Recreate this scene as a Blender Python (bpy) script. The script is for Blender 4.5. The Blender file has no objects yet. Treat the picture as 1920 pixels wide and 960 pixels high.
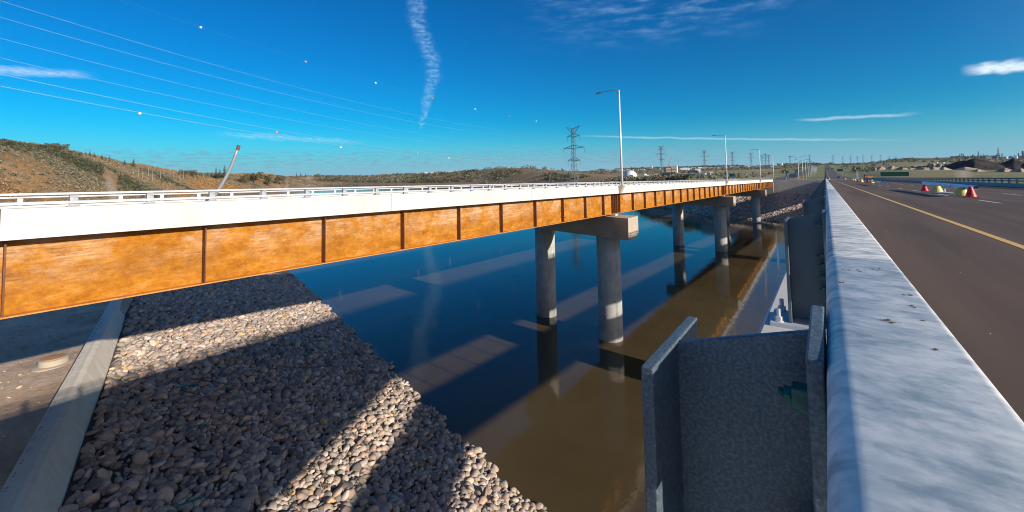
import bpy, bmesh, math, random
import numpy as np
from mathutils import Vector, Matrix
random.seed(7); rng = np.random.default_rng(7)
scn = bpy.context.scene
col = scn.collection

# ------------------------------------------------------------------ camera
FPX = 800.0; CX = 960.0; CY = 285.3
TH = math.radians(3); RO = math.radians(1.1)
def axes(psi):
    F = np.array([0, math.cos(TH), math.sin(TH)]); U = np.array([0, -math.sin(TH), math.cos(TH)]); R = np.array([1., 0, 0])
    R2 = R*math.cos(RO)-U*math.sin(RO); U2 = U*math.cos(RO)+R*math.sin(RO)
    c, s = math.cos(psi), math.sin(psi); Z = np.array([[c, -s, 0], [s, c, 0], [0, 0, 1]])
    return Z@R2, Z@U2, Z@F
def rawray(px, py, A): return A[0]*(px-CX)/FPX + A[1]*(CY-py)/FPX + A[2]
_r = rawray(1548, 333, axes(0)); PSI = math.atan2(_r[0], _r[1]); G = float(-_r[2]/math.hypot(_r[0], _r[1]))
AX = axes(PSI)
def ray(px, py): return rawray(px, py, AX)
def onz(px, py, z):
    r = ray(px, py); return r*z/r[2]
def atd(px, py, d):                      # point seen at this bearing, d metres ahead of the eye
    r = ray(px, py); fw = -r[0]*math.sin(PSI)+r[1]*math.cos(PSI); return r*d/fw
def horizon(px): return 316+.0192*(1548-px)

cam = bpy.data.cameras.new('camera'); co = bpy.data.objects.new('camera', cam); col.objects.link(co)
m = Matrix(((AX[0][0], AX[1][0], -AX[2][0], 0), (AX[0][1], AX[1][1], -AX[2][1], 0), (AX[0][2], AX[1][2], -AX[2][2], 0), (0, 0, 0, 1)))
co.matrix_world = m
cam.sensor_width = 36; cam.lens = FPX/1920*36; cam.shift_y = -(480-CY)/1920
cam.clip_start = .02; cam.clip_end = 60000
scn.camera = co
scn.view_settings.view_transform = 'Standard'; scn.view_settings.look = 'None'
scn.view_settings.exposure = 0.5; scn.view_settings.gamma = 1
scn.render.engine = 'CYCLES'; scn.cycles.max_bounces = 6; scn.cycles.volume_bounces = 0; scn.cycles.pixel_filter_type = 'BLACKMAN_HARRIS'; scn.cycles.filter_width = 1.05

# ------------------------------------------------------------------ sun and sky
SUN_EL = math.radians(18)
SUN_DIR = Vector((.997*math.cos(SUN_EL), -.08*math.cos(SUN_EL), math.sin(SUN_EL))).normalized()
sl = bpy.data.lights.new('sun', 'SUN'); sl.energy = 4.6; sl.angle = math.radians(.55); sl.color = (1, .90, .76)
so = bpy.data.objects.new('sun', sl); col.objects.link(so)
so.rotation_euler = SUN_DIR.to_track_quat('Z', 'Y').to_euler()

w = bpy.data.worlds.new('World'); scn.world = w; w.use_nodes = True
nt = w.node_tree; N = nt.nodes; L = nt.links; N.clear()
def nd(t, **k):
    n = N.new(t)
    for a, b in k.items(): setattr(n, a, b)
    return n
def wm(op, a, b=None, c=None):
    n = nd('ShaderNodeMath', operation=op)
    for i, v in enumerate((a, b, c)):
        if v is None: continue
        if isinstance(v, (int, float)): n.inputs[i].default_value = v
        else: L.new(v, n.inputs[i])
    return n.outputs[0]
sky = nd('ShaderNodeTexSky', sky_type='NISHITA'); sky.sun_disc = False
sky.sun_elevation = SUN_EL; sky.sun_rotation = math.atan2(SUN_DIR.x, SUN_DIR.y)
sky.altitude = 600; sky.air_density = 1.0; sky.dust_density = .35; sky.ozone_density = 3.0
tc = nd('ShaderNodeTexCoord'); sep = nd('ShaderNodeSeparateXYZ'); L.new(tc.outputs['Generated'], sep.inputs[0])
X_, Y_, Z_ = sep.outputs
el = wm('ARCSINE', Z_)
az = wm('ARCTAN2', wm('MULTIPLY', X_, 1.0), Y_)     # clockwise from +Y
def azel(px, py):
    r = ray(px, py); r = r/np.linalg.norm(r); return math.atan2(r[0], r[1]), math.asin(r[2])
hs = nd('ShaderNodeHueSaturation'); hs.inputs['Saturation'].default_value = 1.35; hs.inputs['Hue'].default_value = .5
L.new(sky.outputs[0], hs.inputs['Color'])
mul = nd('ShaderNodeMix', data_type='RGBA', blend_type='MULTIPLY'); mul.inputs[0].default_value = 1
L.new(hs.outputs[0], mul.inputs[6]); mul.inputs[7].default_value = (.0, .76, .99, 1)
dt = nd('ShaderNodeVectorMath', operation='DOT_PRODUCT'); L.new(tc.outputs['Generated'], dt.inputs[0]); dt.inputs[1].default_value = tuple(SUN_DIR)
warm = nd('ShaderNodeMix', data_type='RGBA', blend_type='MULTIPLY'); warm.inputs[0].default_value = 1; L.new(sky.outputs[0], warm.inputs[6]); warm.inputs[7].default_value = (.95, .92, 1.0, 1)
sidemix = nd('ShaderNodeMix', data_type='RGBA')
def noise(scale, sx, sy, detail=6, rough=.6, off=0):
    cb = nd('ShaderNodeCombineXYZ'); L.new(wm('MULTIPLY', az, sx), cb.inputs[0]); L.new(wm('MULTIPLY', el, sy), cb.inputs[1]); cb.inputs[2].default_value = off
    n = nd('ShaderNodeTexNoise'); n.inputs['Scale'].default_value = scale; n.inputs['Detail'].default_value = detail; n.inputs['Roughness'].default_value = rough
    L.new(cb.outputs[0], n.inputs[0]); return n.outputs[0]
def smooth(v, a, b):
    n = nd('ShaderNodeMapRange', interpolation_type='SMOOTHSTEP'); L.new(v, n.inputs[0]); n.inputs[1].default_value = a; n.inputs[2].default_value = b; return n.outputs[0]
def curve(v, pts, lo, hi):               # piecewise curve: input normalised el, output value in [lo,hi]
    n = nd('ShaderNodeFloatCurve'); c = n.mapping.curves[0]
    while len(c.points) < len(pts): c.points.new(.5, .5)
    for p, (x, y) in zip(c.points, pts): p.location = (x, (y-lo)/(hi-lo)); p.handle_type = 'VECTOR'
    n.mapping.update(); L.new(v, n.inputs['Value'])
    return wm('ADD', wm('MULTIPLY', n.outputs[0], hi-lo), lo)
def blend(base, colr, fac):
    n = nd('ShaderNodeMix', data_type='RGBA'); L.new(fac, n.inputs[0]); L.new(base, n.inputs[6]); n.inputs[7].default_value = colr+(1,); return n.outputs[2]
skycol = mul.outputs[2]
hfac = wm('POWER', smooth(el, .17, -.02), 2.6)
skycol = blend(skycol, (2.5, 4.3, 6.1), wm('MULTIPLY', hfac, .97))
L.new(wm('MULTIPLY', smooth(dt.outputs['Value'], .12, .75), 1.0), sidemix.inputs[0]); L.new(skycol, sidemix.inputs[6]); L.new(warm.outputs[2], sidemix.inputs[7]); skycol = sidemix.outputs[2]
# old vertical contrail
ctr = [(770, -60, 22), (780, 0, 26), (782, 40, 26), (798, 80, 26), (812, 115, 24), (812, 145, 22), (803, 180, 17), (796, 215, 9), (786, 248, 3)]
E = [azel(x, y) for x, y, _ in ctr]; e0, e1 = E[-1][1], E[0][1]
A_ = [a for a, _ in E]; W_ = [wd/960.0 for *_, wd in ctr]
t = wm('DIVIDE', wm('SUBTRACT', el, e0), e1-e0)
pts = sorted([((e-e0)/(e1-e0), a) for a, e in E]); wts = sorted([((e-e0)/(e1-e0), wd) for (a, e), wd in zip(E, W_)])
lo, hi = min(A_)-.05, max(A_)+.05
azc = curve(t, pts, lo, hi); wid = curve(t, wts, 0, .05)
wob = wm('MULTIPLY', wm('SUBTRACT', noise(60, 1, 1, 3), .5), .03)
rel = wm('DIVIDE', wm('ABSOLUTE', wm('ADD', wm('SUBTRACT', az, azc), wob)), wm('MAXIMUM', wid, .001))
f1 = wm('MULTIPLY', smooth(rel, 1.0, .1), smooth(noise(95, .5, 1.3, 8, .72, 3), .34, .74))
f1 = wm('MULTIPLY', f1, wm('MULTIPLY', smooth(t, -.01, .04), .5))
skycol = blend(skycol, (4.0, 6.6, 8.6), f1)
# horizontal streaks: (x0,y0,x1,y1,half thickness px, strength, fade ends)
def streak(p, n0=.35, n1=.65, c=(8.5, 9.6, 10.4), sx=8, sy=60):
    global skycol
    x0, y0, x1, y1, hw, st = p
    a0, b0 = azel(x0, y0); a1, b1 = azel(x1, y1)
    u = wm('DIVIDE', wm('SUBTRACT', az, a0), a1-a0)
    line = wm('ADD', wm('MULTIPLY', u, b1-b0), b0)
    h = hw/900.0
    dist = wm('DIVIDE', wm('ABSOLUTE', wm('SUBTRACT', wm('SUBTRACT', el, line), wm('MULTIPLY', wm('SUBTRACT', noise(30, 1, 2, 2), .5), h*1.6))), h)
    m_ = wm('MULTIPLY', smooth(dist, 1, .0), wm('MULTIPLY', smooth(u, 0, .25), smooth(u, 1, .7)))
    m_ = wm('MULTIPLY', m_, smooth(noise(14, sx, sy, 5), n0, n1))
    skycol = blend(skycol, c, wm('MULTIPLY', m_, st))
streak((1795, 134, 2060, 110, 10, .85), .1, .55)
streak((-160, 122, 190, 141, 8, .38), .2, .6)
streak((1480, 226, 1740, 212, 4, .34), .1, .5)
streak((1050, 253, 1760, 262, 3, .26), .05, .4)
streak((380, 248, 700, 268, 8, .25))
# thin cirrus high up
c1 = smooth(noise(6, 2, 9, 9, .62, 9), .42, .85)
m1 = wm('MULTIPLY', smooth(el, azel(1200, 110)[1], azel(1200, 20)[1]), wm('MULTIPLY', smooth(az, azel(900, 40)[0], azel(1250, 40)[0]), smooth(az, azel(1600, 40)[0], azel(1350, 40)[0])))
skycol = blend(skycol, (4.0, 6.4, 9.5), wm('MULTIPLY', wm('MULTIPLY', c1, m1), .45))
# small flat clouds above the horizon
c2 = smooth(noise(20, 2.2, 16, 4, .5, 5), .50, .60)
m2 = wm('MULTIPLY', smooth(el, .012, .03), smooth(el, .065, .05))
m2 = wm('MULTIPLY', m2, smooth(az, azel(1500, 300)[0], azel(1250, 300)[0]))
skycol = blend(skycol, (1.9, 2.9, 4.4), wm('MULTIPLY', wm('MULTIPLY', c2, m2), .5))
bg = nd('ShaderNodeBackground'); bg.inputs['Strength'].default_value = .085
out = nd('ShaderNodeOutputWorld'); L.new(skycol, bg.inputs[0]); L.new(bg.outputs[0], out.inputs[0])

# ------------------------------------------------------------------ material helper
def mat(name, base=(.5, .5, .5), rough=.7, metal=0, ramp=None, scale=5, detail=6, stretch=(1, 1, 1), bump=0, bscale=None,
        ramp2=None, scale2=1, stretch2=(1, 1, 1), fac2=.5, coord='Object', ior=1.5, attr=None, randobj=False, mode2='MIX', nrough=.6, spec=.5, bdist=.02):
    M = bpy.data.materials.new(name); M.use_nodes = True; t = M.node_tree; n = t.nodes; l = t.links
    b = n['Principled BSDF']; b.inputs['Roughness'].default_value = rough; b.inputs['Metallic'].default_value = metal
    b.inputs['Base Color'].default_value = tuple(base)+(1,); b.inputs['IOR'].default_value = ior; b.inputs['Specular IOR Level'].default_value = spec
    tc = n.new('ShaderNodeTexCoord')
    def nz(s, st, det=detail):
        mp = n.new('ShaderNodeMapping'); mp.inputs['Scale'].default_value = st; l.new(tc.outputs[coord], mp.inputs[0])
        x = n.new('ShaderNodeTexNoise'); x.inputs['Scale'].default_value = s; x.inputs['Detail'].default_value = det; x.inputs['Roughness'].default_value = nrough
        l.new(mp.outputs[0], x.inputs[0]); return x.outputs[0]
    def rp(v, stops):
        r = n.new('ShaderNodeValToRGB'); e = r.color_ramp.elements
        while len(e) < len(stops): e.new(.5)
        for k, (p, c) in zip(e, stops): k.position = p; k.color = tuple(c)+(1,)
        l.new(v, r.inputs[0]); return r.outputs[0]
    c = None
    if ramp:
        if attr: a = n.new('ShaderNodeAttribute'); a.attribute_name = attr; c = rp(a.outputs['Fac'], ramp)
        elif randobj: a = n.new('ShaderNodeObjectInfo'); c = rp(a.outputs['Random'], ramp)
        else: c = rp(nz(scale, stretch), ramp)
    if ramp2:
        c2 = rp(nz(scale2, stretch2), ramp2)
        mx = n.new('ShaderNodeMix'); mx.data_type = 'RGBA'; mx.blend_type = mode2; mx.inputs[0].default_value = fac2
        if c is not None: l.new(c, mx.inputs[6])
        else: mx.inputs[6].default_value = tuple(base)+(1,)
        l.new(c2, mx.inputs[7]); c = mx.outputs[2]
    if c is not None: l.new(c, b.inputs['Base Color'])
    if bump:
        bp = n.new('ShaderNodeBump'); bp.inputs['Strength'].default_value = bump; bp.inputs['Distance'].default_value = bdist
        l.new(nz(bscale or scale*3, stretch), bp.inputs['Height']); l.new(bp.outputs[0], b.inputs['Normal'])
    return M
g = lambda v: (v, v, v)
ROCKRAMP = [(0, (.15, .13, .12)), (.18, (.50, .41, .33)), (.35, (.28, .245, .22)), (.5, (.62, .46, .36)), (.62, (.37, .255, .205)), (.75, (.58, .51, .43)), (.88, (.48, .33, .24)), (.95, (.70, .63, .54)), (1, (.60, .34, .10))]
M = dict(
 asphalt=mat('asphalt', ramp=[(.3, (.082, .050, .035)), (.7, (.135, .085, .060))], scale=240, detail=3, ramp2=[(.36, g(.62)), (.62, g(1.15))], scale2=1.3, stretch2=(1, .05, 1), fac2=.8, mode2='MULTIPLY', rough=.85, bump=.6, bscale=300, bdist=.004),
 farasphalt=mat('far_asphalt', ramp=[(.3, (.07, .065, .065)), (.7, (.10, .09, .09))], scale=.5, rough=.9),
 yellow=mat('yellow_paint', ramp=[(.3, (.72, .42, .10)), (.6, (.82, .52, .16))], scale=14, rough=.6),
 white=mat('white_paint', ramp=[(.35, (.45, .43, .40)), (.6, (.78, .76, .72))], scale=12, rough=.6),
 galv=mat('galvanised_top', ramp=[(.38, (.38, .44, .46)), (.47, (.60, .64, .64)), (.54, (.86, .85, .81)), (.62, (.99, .96, .90))], scale=42, stretch=(.9, 1.1, 1), detail=9, ramp2=[(.42, (.34, .42, .46)), (.50, (.72, .75, .74)), (.57, (.99, .96, .91))], scale2=14, stretch2=(.8, 1.5, 1), fac2=.5, rough=.5, metal=.0, bump=.06, bscale=150, bdist=.001, nrough=.62, spec=.6),
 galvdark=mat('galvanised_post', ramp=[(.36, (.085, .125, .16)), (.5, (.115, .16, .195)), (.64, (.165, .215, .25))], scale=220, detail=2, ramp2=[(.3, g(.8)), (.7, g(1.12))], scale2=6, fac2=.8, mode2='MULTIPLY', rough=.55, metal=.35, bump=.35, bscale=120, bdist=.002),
 galvwhite=mat('galvanised_bright', ramp=[(.3, (.42, .44, .48)), (.7, (.60, .61, .64))], scale=1.2, rough=.5, metal=.1),
 teal=mat('teal_patina', ramp=[(.35, (.008, .09, .075)), (.65, (.02, .22, .15))], scale=60, rough=.4),
 concrete=mat('concrete', ramp=[(.3, (.42, .385, .335)), (.55, (.55, .505, .44)), (.75, (.62, .57, .50))], scale=1.4, detail=8, ramp2=[(.3, g(.75)), (.7, g(1.1))], scale2=.7, stretch2=(4, 4, .15), fac2=.6, mode2='MULTIPLY', rough=.9, bump=.2, bscale=20, bdist=.01),
 wallc=mat('cream_wall_concrete', ramp=[(.3, (.70, .62, .50)), (.6, (.80, .72, .60))], scale=1.2, detail=8, ramp2=[(.3, g(.85)), (.7, g(1.05))], scale2=.9, stretch2=(4, 4, .2), fac2=.6, mode2='MULTIPLY', rough=.9, bump=.15, bscale=20, bdist=.01),
 galvpost=mat('galvanised_grey', ramp=[(.35, (.24, .25, .29)), (.65, (.42, .43, .46))], scale=6, rough=.55),
 galvshade=mat('galvanised_shade_side', ramp=[(.35, (.07, .095, .12)), (.65, (.13, .16, .19))], scale=8, rough=.6),  # darker copy of the steel: the railing's shade side put into its colour
 column=mat('column_concrete', ramp=[(.3, (.32, .325, .33)), (.55, (.43, .43, .42)), (.75, (.54, .53, .50))], scale=.9, detail=8, ramp2=[(.35, g(.7)), (.65, g(1.12))], scale2=1.2, stretch2=(1.5, 1.5, .12), fac2=.7, mode2='MULTIPLY', rough=.9, bump=.25, bscale=9, bdist=.02),
 cap=mat('tan_concrete', ramp=[(.3, (.36, .31, .25)), (.7, (.47, .41, .33))], scale=.6, rough=.9),
 fascia=mat('cream_concrete', ramp=[(.3, (.56, .545, .51)), (.6, (.64, .62, .585))], scale=.35, ramp2=[(.3, g(.86)), (.6, g(1.0))], scale2=1.3, stretch2=(1, 1, .06), fac2=.8, mode2='MULTIPLY', rough=.85),
 rust=mat('weathering_steel', ramp=[(.36, (.21, .075, .006)), (.46, (.34, .128, .008)), (.55, (.45, .185, .014)), (.66, (.55, .25, .03))], scale=2.6, detail=12, stretch=(1, .8, 1), ramp2=[(.42, (.22, .07, .010)), (.52, (.44, .17, .03)), (.60, (.58, .32, .12)), (.68, (.80, .63, .46))], scale2=1.1, stretch2=(1, .45, 1.6), fac2=.36, rough=.8, bump=.2, bscale=14, nrough=.82, spec=.1),
 rustdark=mat('weathering_steel_flange', ramp=[(.3, (.10, .035, .014)), (.7, (.20, .075, .028))], scale=3, rough=.7),
 rustedge=mat('weathering_steel_edge', ramp=[(.3, (.45, .17, .03)), (.7, (.62, .28, .06))], scale=2, rough=.6),
 dirt=mat('dirt', ramp=[(.3, (.40, .27, .17)), (.5, (.60, .43, .29)), (.7, (.72, .55, .39))], scale=.35, detail=10, ramp2=[(.3, g(.55)), (.7, g(1.15))], scale2=1.6, stretch2=(.4, 1.4, 1), fac2=.5, mode2='MULTIPLY', rough=.95, bump=.7, bscale=3, bdist=.12),
 bankdirt=mat('bank_silt', ramp=[(.3, (.06, .05, .04)), (.7, (.11, .09, .075))], scale=2, rough=.95),
 rock=mat('riprap_stone', ramp=ROCKRAMP, attr='tone', ramp2=[(.3, g(.62)), (.7, g(1.2))], scale2=9, fac2=.7, mode2='MULTIPLY', rough=.85, bump=.3, bscale=14, bdist=.02),
 rock1=mat('riprap_stone_large', ramp=ROCKRAMP, randobj=True, ramp2=[(.3, g(.62)), (.7, g(1.2))], scale2=6, fac2=.7, mode2='MULTIPLY', rough=.85, bump=.3, bscale=14, bdist=.02),
 steel=mat('grey_steel', (.32, .34, .36), .5, .3), pylon=mat('pylon_steel', (.16, .18, .20), .6, .2),
 wire=mat('cable', (.42, .44, .46), .4, .3), ball=mat('white_ball', (.85, .83, .80), .5), ballo=mat('orange_ball', (.80, .30, .12), .5),
 red=mat('red_plastic', ramp=[(.3, (.55, .015, .02)), (.7, (.72, .03, .03))], scale=4, rough=.45), yell=mat('yellow_plastic', ramp=[(.3, (.62, .48, .10)), (.7, (.80, .68, .24))], scale=3, rough=.45),
 blue=mat('blue_painted_steel', ramp=[(.3, (.01, .34, .86)), (.7, (.02, .44, .95))], scale=3, rough=.4), lampm=mat('lamp_pole_paint', (.74, .75, .76), .45, .1),
 armm=mat('lamp_head_grey', (.16, .18, .20), .5, .2), green=mat('green_sign_face', (.006, .10, .045), .5), bluesign=mat('blue_sign', (.03, .09, .20), .5),
 orange=mat('orange_mesh', (.75, .24, .06), .6), bwhite=mat('white_cladding', (.72, .73, .74), .6), bgrey=mat('grey_cladding', (.26, .29, .32), .7), bdark=mat('dark_cladding', (.06, .075, .10), .7),
 btan=mat('tan_brick', (.34, .25, .18), .8), redm=mat('red_lattice', (.45, .07, .04), .6), black=mat('black_rubber', (.02, .02, .02), .7), winm=mat('window_glass', (.03, .04, .05), .15),
 piled=mat('dark_shaded_earth', ramp=[(.3, (.012, .012, .014)), (.7, (.045, .038, .035))], scale=.08, detail=9, rough=.95, bump=.6, bscale=.3, bdist=1.5),  # dark soil, with the shade of the mounds' unlit faces in its colour
 pilet=mat('tan_earth', ramp=[(.35, (.26, .18, .13)), (.65, (.50, .37, .28))], scale=.12, detail=8, rough=.95, bump=.5, bscale=.3, bdist=1.),
 pileo=mat('orange_earth', ramp=[(.3, (.34, .17, .08)), (.7, (.52, .30, .17))], scale=.1, rough=.95),
 bark=mat('bark', (.12, .09, .07), .9), pale_bark=mat('pale_bark', (.38, .34, .29), .9),
 conif=mat('conifer_needles', ramp=[(.3, (.018, .035, .018)), (.7, (.05, .08, .035))], scale=.5, rough=.8),
 leaf=mat('shrub_leaves', ramp=[(0, (.035, .045, .022)), (.22, (.10, .10, .055)), (.4, (.20, .18, .12)), (.55, (.26, .19, .12)), (.7, (.34, .17, .055)), (.82, (.46, .24, .05)), (.92, (.14, .085, .05)), (1, (.34, .29, .21))], attr='tone', rough=.85),
 ltree=mat('autumn_leaves', ramp=[(.3, (.04, .05, .022)), (.55, (.10, .09, .045)), (.75, (.26, .15, .04))], scale=.6, rough=.85),
 farleaf=mat('poplar_leaves', ramp=[(.3, (.025, .035, .018)), (.7, (.075, .08, .04))], scale=.3, rough=.85),
)
def wallmat():      # terrain with the soil and turf painted in by a per-vertex cover value
    X = mat('hillside', ramp=[(.25, (.10, .085, .05)), (.42, (.20, .155, .09)), (.55, (.31, .185, .08)), (.68, (.36, .28, .17)), (.8, (.18, .11, .055))], scale=.035, detail=12, nrough=.72, rough=.95, bump=.8, bscale=.25, bdist=1.2)
    t = X.node_tree; n = t.nodes; l = t.links; b = n['Principled BSDF']; src = b.inputs['Base Color'].links[0].from_socket
    a = n.new('ShaderNodeAttribute'); a.attribute_name = 'green'
    tc = n.new('ShaderNodeTexCoord'); x = n.new('ShaderNodeTexNoise'); x.inputs['Scale'].default_value = .012; x.inputs['Detail'].default_value = 10; x.inputs['Roughness'].default_value = .7; l.new(tc.outputs['Object'], x.inputs[0])
    r = n.new('ShaderNodeValToRGB'); e = r.color_ramp.elements; e.new(.5)
    for k, (p, c) in zip(e, [(.3, (.08, .11, .035)), (.5, (.17, .20, .075)), (.68, (.26, .24, .13))]): k.position = p; k.color = c+(1,)
    l.new(x.outputs[0], r.inputs[0])
    mx = n.new('ShaderNodeMix'); mx.data_type = 'RGBA'; l.new(a.outputs['Fac'], mx.inputs[0]); l.new(src, mx.inputs[6]); l.new(r.outputs[0], mx.inputs[7])
    a2 = n.new('ShaderNodeAttribute'); a2.attribute_name = 'bare'
    mx2 = n.new('ShaderNodeMix'); mx2.data_type = 'RGBA'; l.new(a2.outputs['Fac'], mx2.inputs[0]); l.new(mx.outputs[2], mx2.inputs[6]); mx2.inputs[7].default_value = (.46, .36, .26, 1)
    l.new(mx2.outputs[2], b.inputs['Base Color']); return X
M['hill'] = wallmat()
def rustwash(X):     # chalky run-off stain on the upper part of the weathering steel
    t = X.node_tree; n = t.nodes; l = t.links; b = n['Principled BSDF']; src = b.inputs['Base Color'].links[0].from_socket
    tc = n.new('ShaderNodeTexCoord'); sp_ = n.new('ShaderNodeSeparateXYZ'); l.new(tc.outputs['Object'], sp_.inputs[0])
    ma = n.new('ShaderNodeMath'); ma.operation = 'MULTIPLY_ADD'; l.new(sp_.outputs[1], ma.inputs[0]); ma.inputs[1].default_value = G; l.new(sp_.outputs[2], ma.inputs[2])
    mr = n.new('ShaderNodeMapRange'); mr.interpolation_type = 'SMOOTHSTEP'; l.new(ma.outputs[0], mr.inputs[0]); mr.inputs[1].default_value = -4.0; mr.inputs[2].default_value = -2.4
    def nz(s_, st, a, c):
        mp = n.new('ShaderNodeMapping'); mp.inputs['Scale'].default_value = st; l.new(tc.outputs['Object'], mp.inputs[0]); x = n.new('ShaderNodeTexNoise'); x.inputs['Scale'].default_value = s_; x.inputs['Detail'].default_value = 9; x.inputs['Roughness'].default_value = .72
        l.new(mp.outputs[0], x.inputs[0]); q = n.new('ShaderNodeMapRange'); l.new(x.outputs[0], q.inputs[0]); q.inputs[1].default_value = a; q.inputs[2].default_value = c; return q.outputs[0]
    def mu(a, c):
        q = n.new('ShaderNodeMath'); q.operation = 'MULTIPLY'; l.new(a, q.inputs[0])
        if isinstance(c, float): q.inputs[1].default_value = c
        else: l.new(c, q.inputs[1])
        return q.outputs[0]
    f = mu(mu(mr.outputs[0], nz(.45, (1, 1, 1.3), .44, .60)), mu(nz(3.0, (1, .3, 5), .38, .62), .75))
    mx = n.new('ShaderNodeMix'); mx.data_type = 'RGBA'; l.new(f, mx.inputs[0]); l.new(src, mx.inputs[6]); mx.inputs[7].default_value = (.62, .50, .38, 1)
    f2 = mu(nz(.8, (1, .35, .6), .50, .68), .55); mx2 = n.new('ShaderNodeMix'); mx2.data_type = 'RGBA'; l.new(f2, mx2.inputs[0]); l.new(mx.outputs[2], mx2.inputs[6]); mx2.inputs[7].default_value = (.20, .075, .018, 1)
    l.new(mx2.outputs[2], b.inputs['Base Color'])
rustwash(M['rust'])
def watermat():
    X = mat('river_water', ramp=[(.35, (.070, .050, .023)), (.65, (.098, .073, .038))], scale=.05, rough=.05, ior=1.333, spec=.5)
    t = X.node_tree; n = t.nodes; l = t.links; b = n['Principled BSDF']; tc = n.new('ShaderNodeTexCoord')
    prev = None
    for s, st, dist in ((.5, .3, .05), (3.0, .4, .010)):
        mp = n.new('ShaderNodeMapping'); mp.inputs['Scale'].default_value = (1, .7, 1); mp.inputs['Rotation'].default_value = (0, 0, .5); l.new(tc.outputs['Object'], mp.inputs[0])
        x = n.new('ShaderNodeTexNoise'); x.inputs['Scale'].default_value = s; x.inputs['Detail'].default_value = 3; l.new(mp.outputs[0], x.inputs[0])
        bp = n.new('ShaderNodeBump'); bp.inputs['Strength'].default_value = st; bp.inputs['Distance'].default_value = dist; l.new(x.outputs[0], bp.inputs['Height'])
        if prev: l.new(prev, bp.inputs['Normal'])
        prev = bp.outputs[0]
    l.new(prev, b.inputs['Normal']); return X
M['water'] = watermat()

# ------------------------------------------------------------------ mesh helpers
class MB:
    def __init__(s): s.v = []; s.f = []; s.tone = []
    def add(s, vs, fs):
        o = len(s.v); s.v += [tuple(p) for p in vs]; s.f += [tuple(i+o for i in f) for f in fs]
    def box(s, x0, x1, y0, y1, z0, z1):
        s.add([(x0, y0, z0), (x1, y0, z0), (x1, y1, z0), (x0, y1, z0), (x0, y0, z1), (x1, y0, z1), (x1, y1, z1), (x0, y1, z1)],
              [(0, 3, 2, 1), (4, 5, 6, 7), (0, 1, 5, 4), (1, 2, 6, 5), (2, 3, 7, 6), (3, 0, 4, 7)])
    def prism(s, prof, y0, y1):          # closed (x,z) profile run along y
        n = len(prof)
        s.add([(x, y0, z) for x, z in prof]+[(x, y1, z) for x, z in prof],
              [tuple(range(n-1, -1, -1)), tuple(range(n, 2*n))]+[(i, (i+1) % n, n+(i+1) % n, n+i) for i in range(n)])
    def tube(s, path, r, n=8, cap=True):
        P = [Vector(p) for p in path]; R = r if isinstance(r, (list, tuple)) else [r]*len(P); rings = []
        for i, p in enumerate(P):
            d = (P[min(i+1, len(P)-1)]-P[max(i-1, 0)]).normalized()
            a = d.cross(Vector((0, 0, 1)) if abs(d.z) < .95 else Vector((1, 0, 0))).normalized(); b = d.cross(a)
            rings.append([p+a*math.cos(2*math.pi*k/n)*R[i]+b*math.sin(2*math.pi*k/n)*R[i] for k in range(n)])
        vs = [q for rg in rings for q in rg]; fs = []
        for i in range(len(P)-1):
            for k in range(n): fs.append((i*n+k, i*n+(k+1) % n, (i+1)*n+(k+1) % n, (i+1)*n+k))
        if cap: fs += [tuple(range(n-1, -1, -1)), tuple((len(P)-1)*n+k for k in range(n))]
        s.add(vs, fs)
    def lathe(s, prof, n=24, c=(0, 0)):  # (r,z) from bottom to top
        vs = []; fs = []
        for r, z in prof: vs += [(c[0]+r*math.cos(2*math.pi*k/n), c[1]+r*math.sin(2*math.pi*k/n), z) for k in range(n)]
        for i in range(len(prof)-1):
            for k in range(n): fs.append((i*n+k, i*n+(k+1) % n, (i+1)*n+(k+1) % n, (i+1)*n+k))
        fs += [tuple(range(n-1, -1, -1)), tuple((len(prof)-1)*n+k for k in range(n))]
        s.add(vs, fs)
    def build(s, name, m, parent=None, smooth=False, shear=False, bevel=0, seg=2):
        me = bpy.data.meshes.new(name)
        vs = [(x, y, z-G*y) for x, y, z in s.v] if shear else s.v
        me.from_pydata(vs, [], s.f); me.materials.append(m); me.update()
        if smooth: me.polygons.foreach_set('use_smooth', [True]*len(me.polygons)); 
        o = bpy.data.objects.new(name, me); col.objects.link(o)
        if parent: o.parent = parent; KIDS.setdefault(parent.name, []).append(o)
        if bevel:
            b = o.modifiers.new('bevel', 'BEVEL'); b.width = bevel; b.segments = seg; b.limit_method = 'ANGLE'
        if s.tone:
            a = me.attributes.new('tone', 'FLOAT', 'POINT'); a.data.foreach_set('value', s.tone)
        return o
def tag(o, label=None, cat=None, group=None, kind=None):
    if label: o['label'] = label
    if cat: o['category'] = cat
    if group: o['group'] = group
    if kind: o['kind'] = kind
    return o
def empty(name, loc=(0, 0, 0), rz=0):
    o = bpy.data.objects.new(name, None); col.objects.link(o); o.location = loc; o.rotation_euler = (0, 0, rz); o.empty_display_size = .3; return o
KIDS = {}
def copy_tree(o, parent=None):
    c = o.copy(); col.objects.link(c)
    if parent is not None: c.parent = parent; KIDS.setdefault(parent.name, []).append(c)
    for ch in list(KIDS.get(o.name, [])): copy_tree(ch, c)
    return c
ORD = 'first second third fourth fifth sixth seventh eighth ninth tenth eleventh twelfth thirteenth fourteenth fifteenth sixteenth seventeenth eighteenth nineteenth twentieth'.split()
ORD += ['twenty-'+x for x in ORD[:9]]+['thirtieth']+['thirty-'+x for x in ORD[:9]]+['fortieth']+['forty-'+x for x in ORD[:9]]+['fiftieth']
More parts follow.
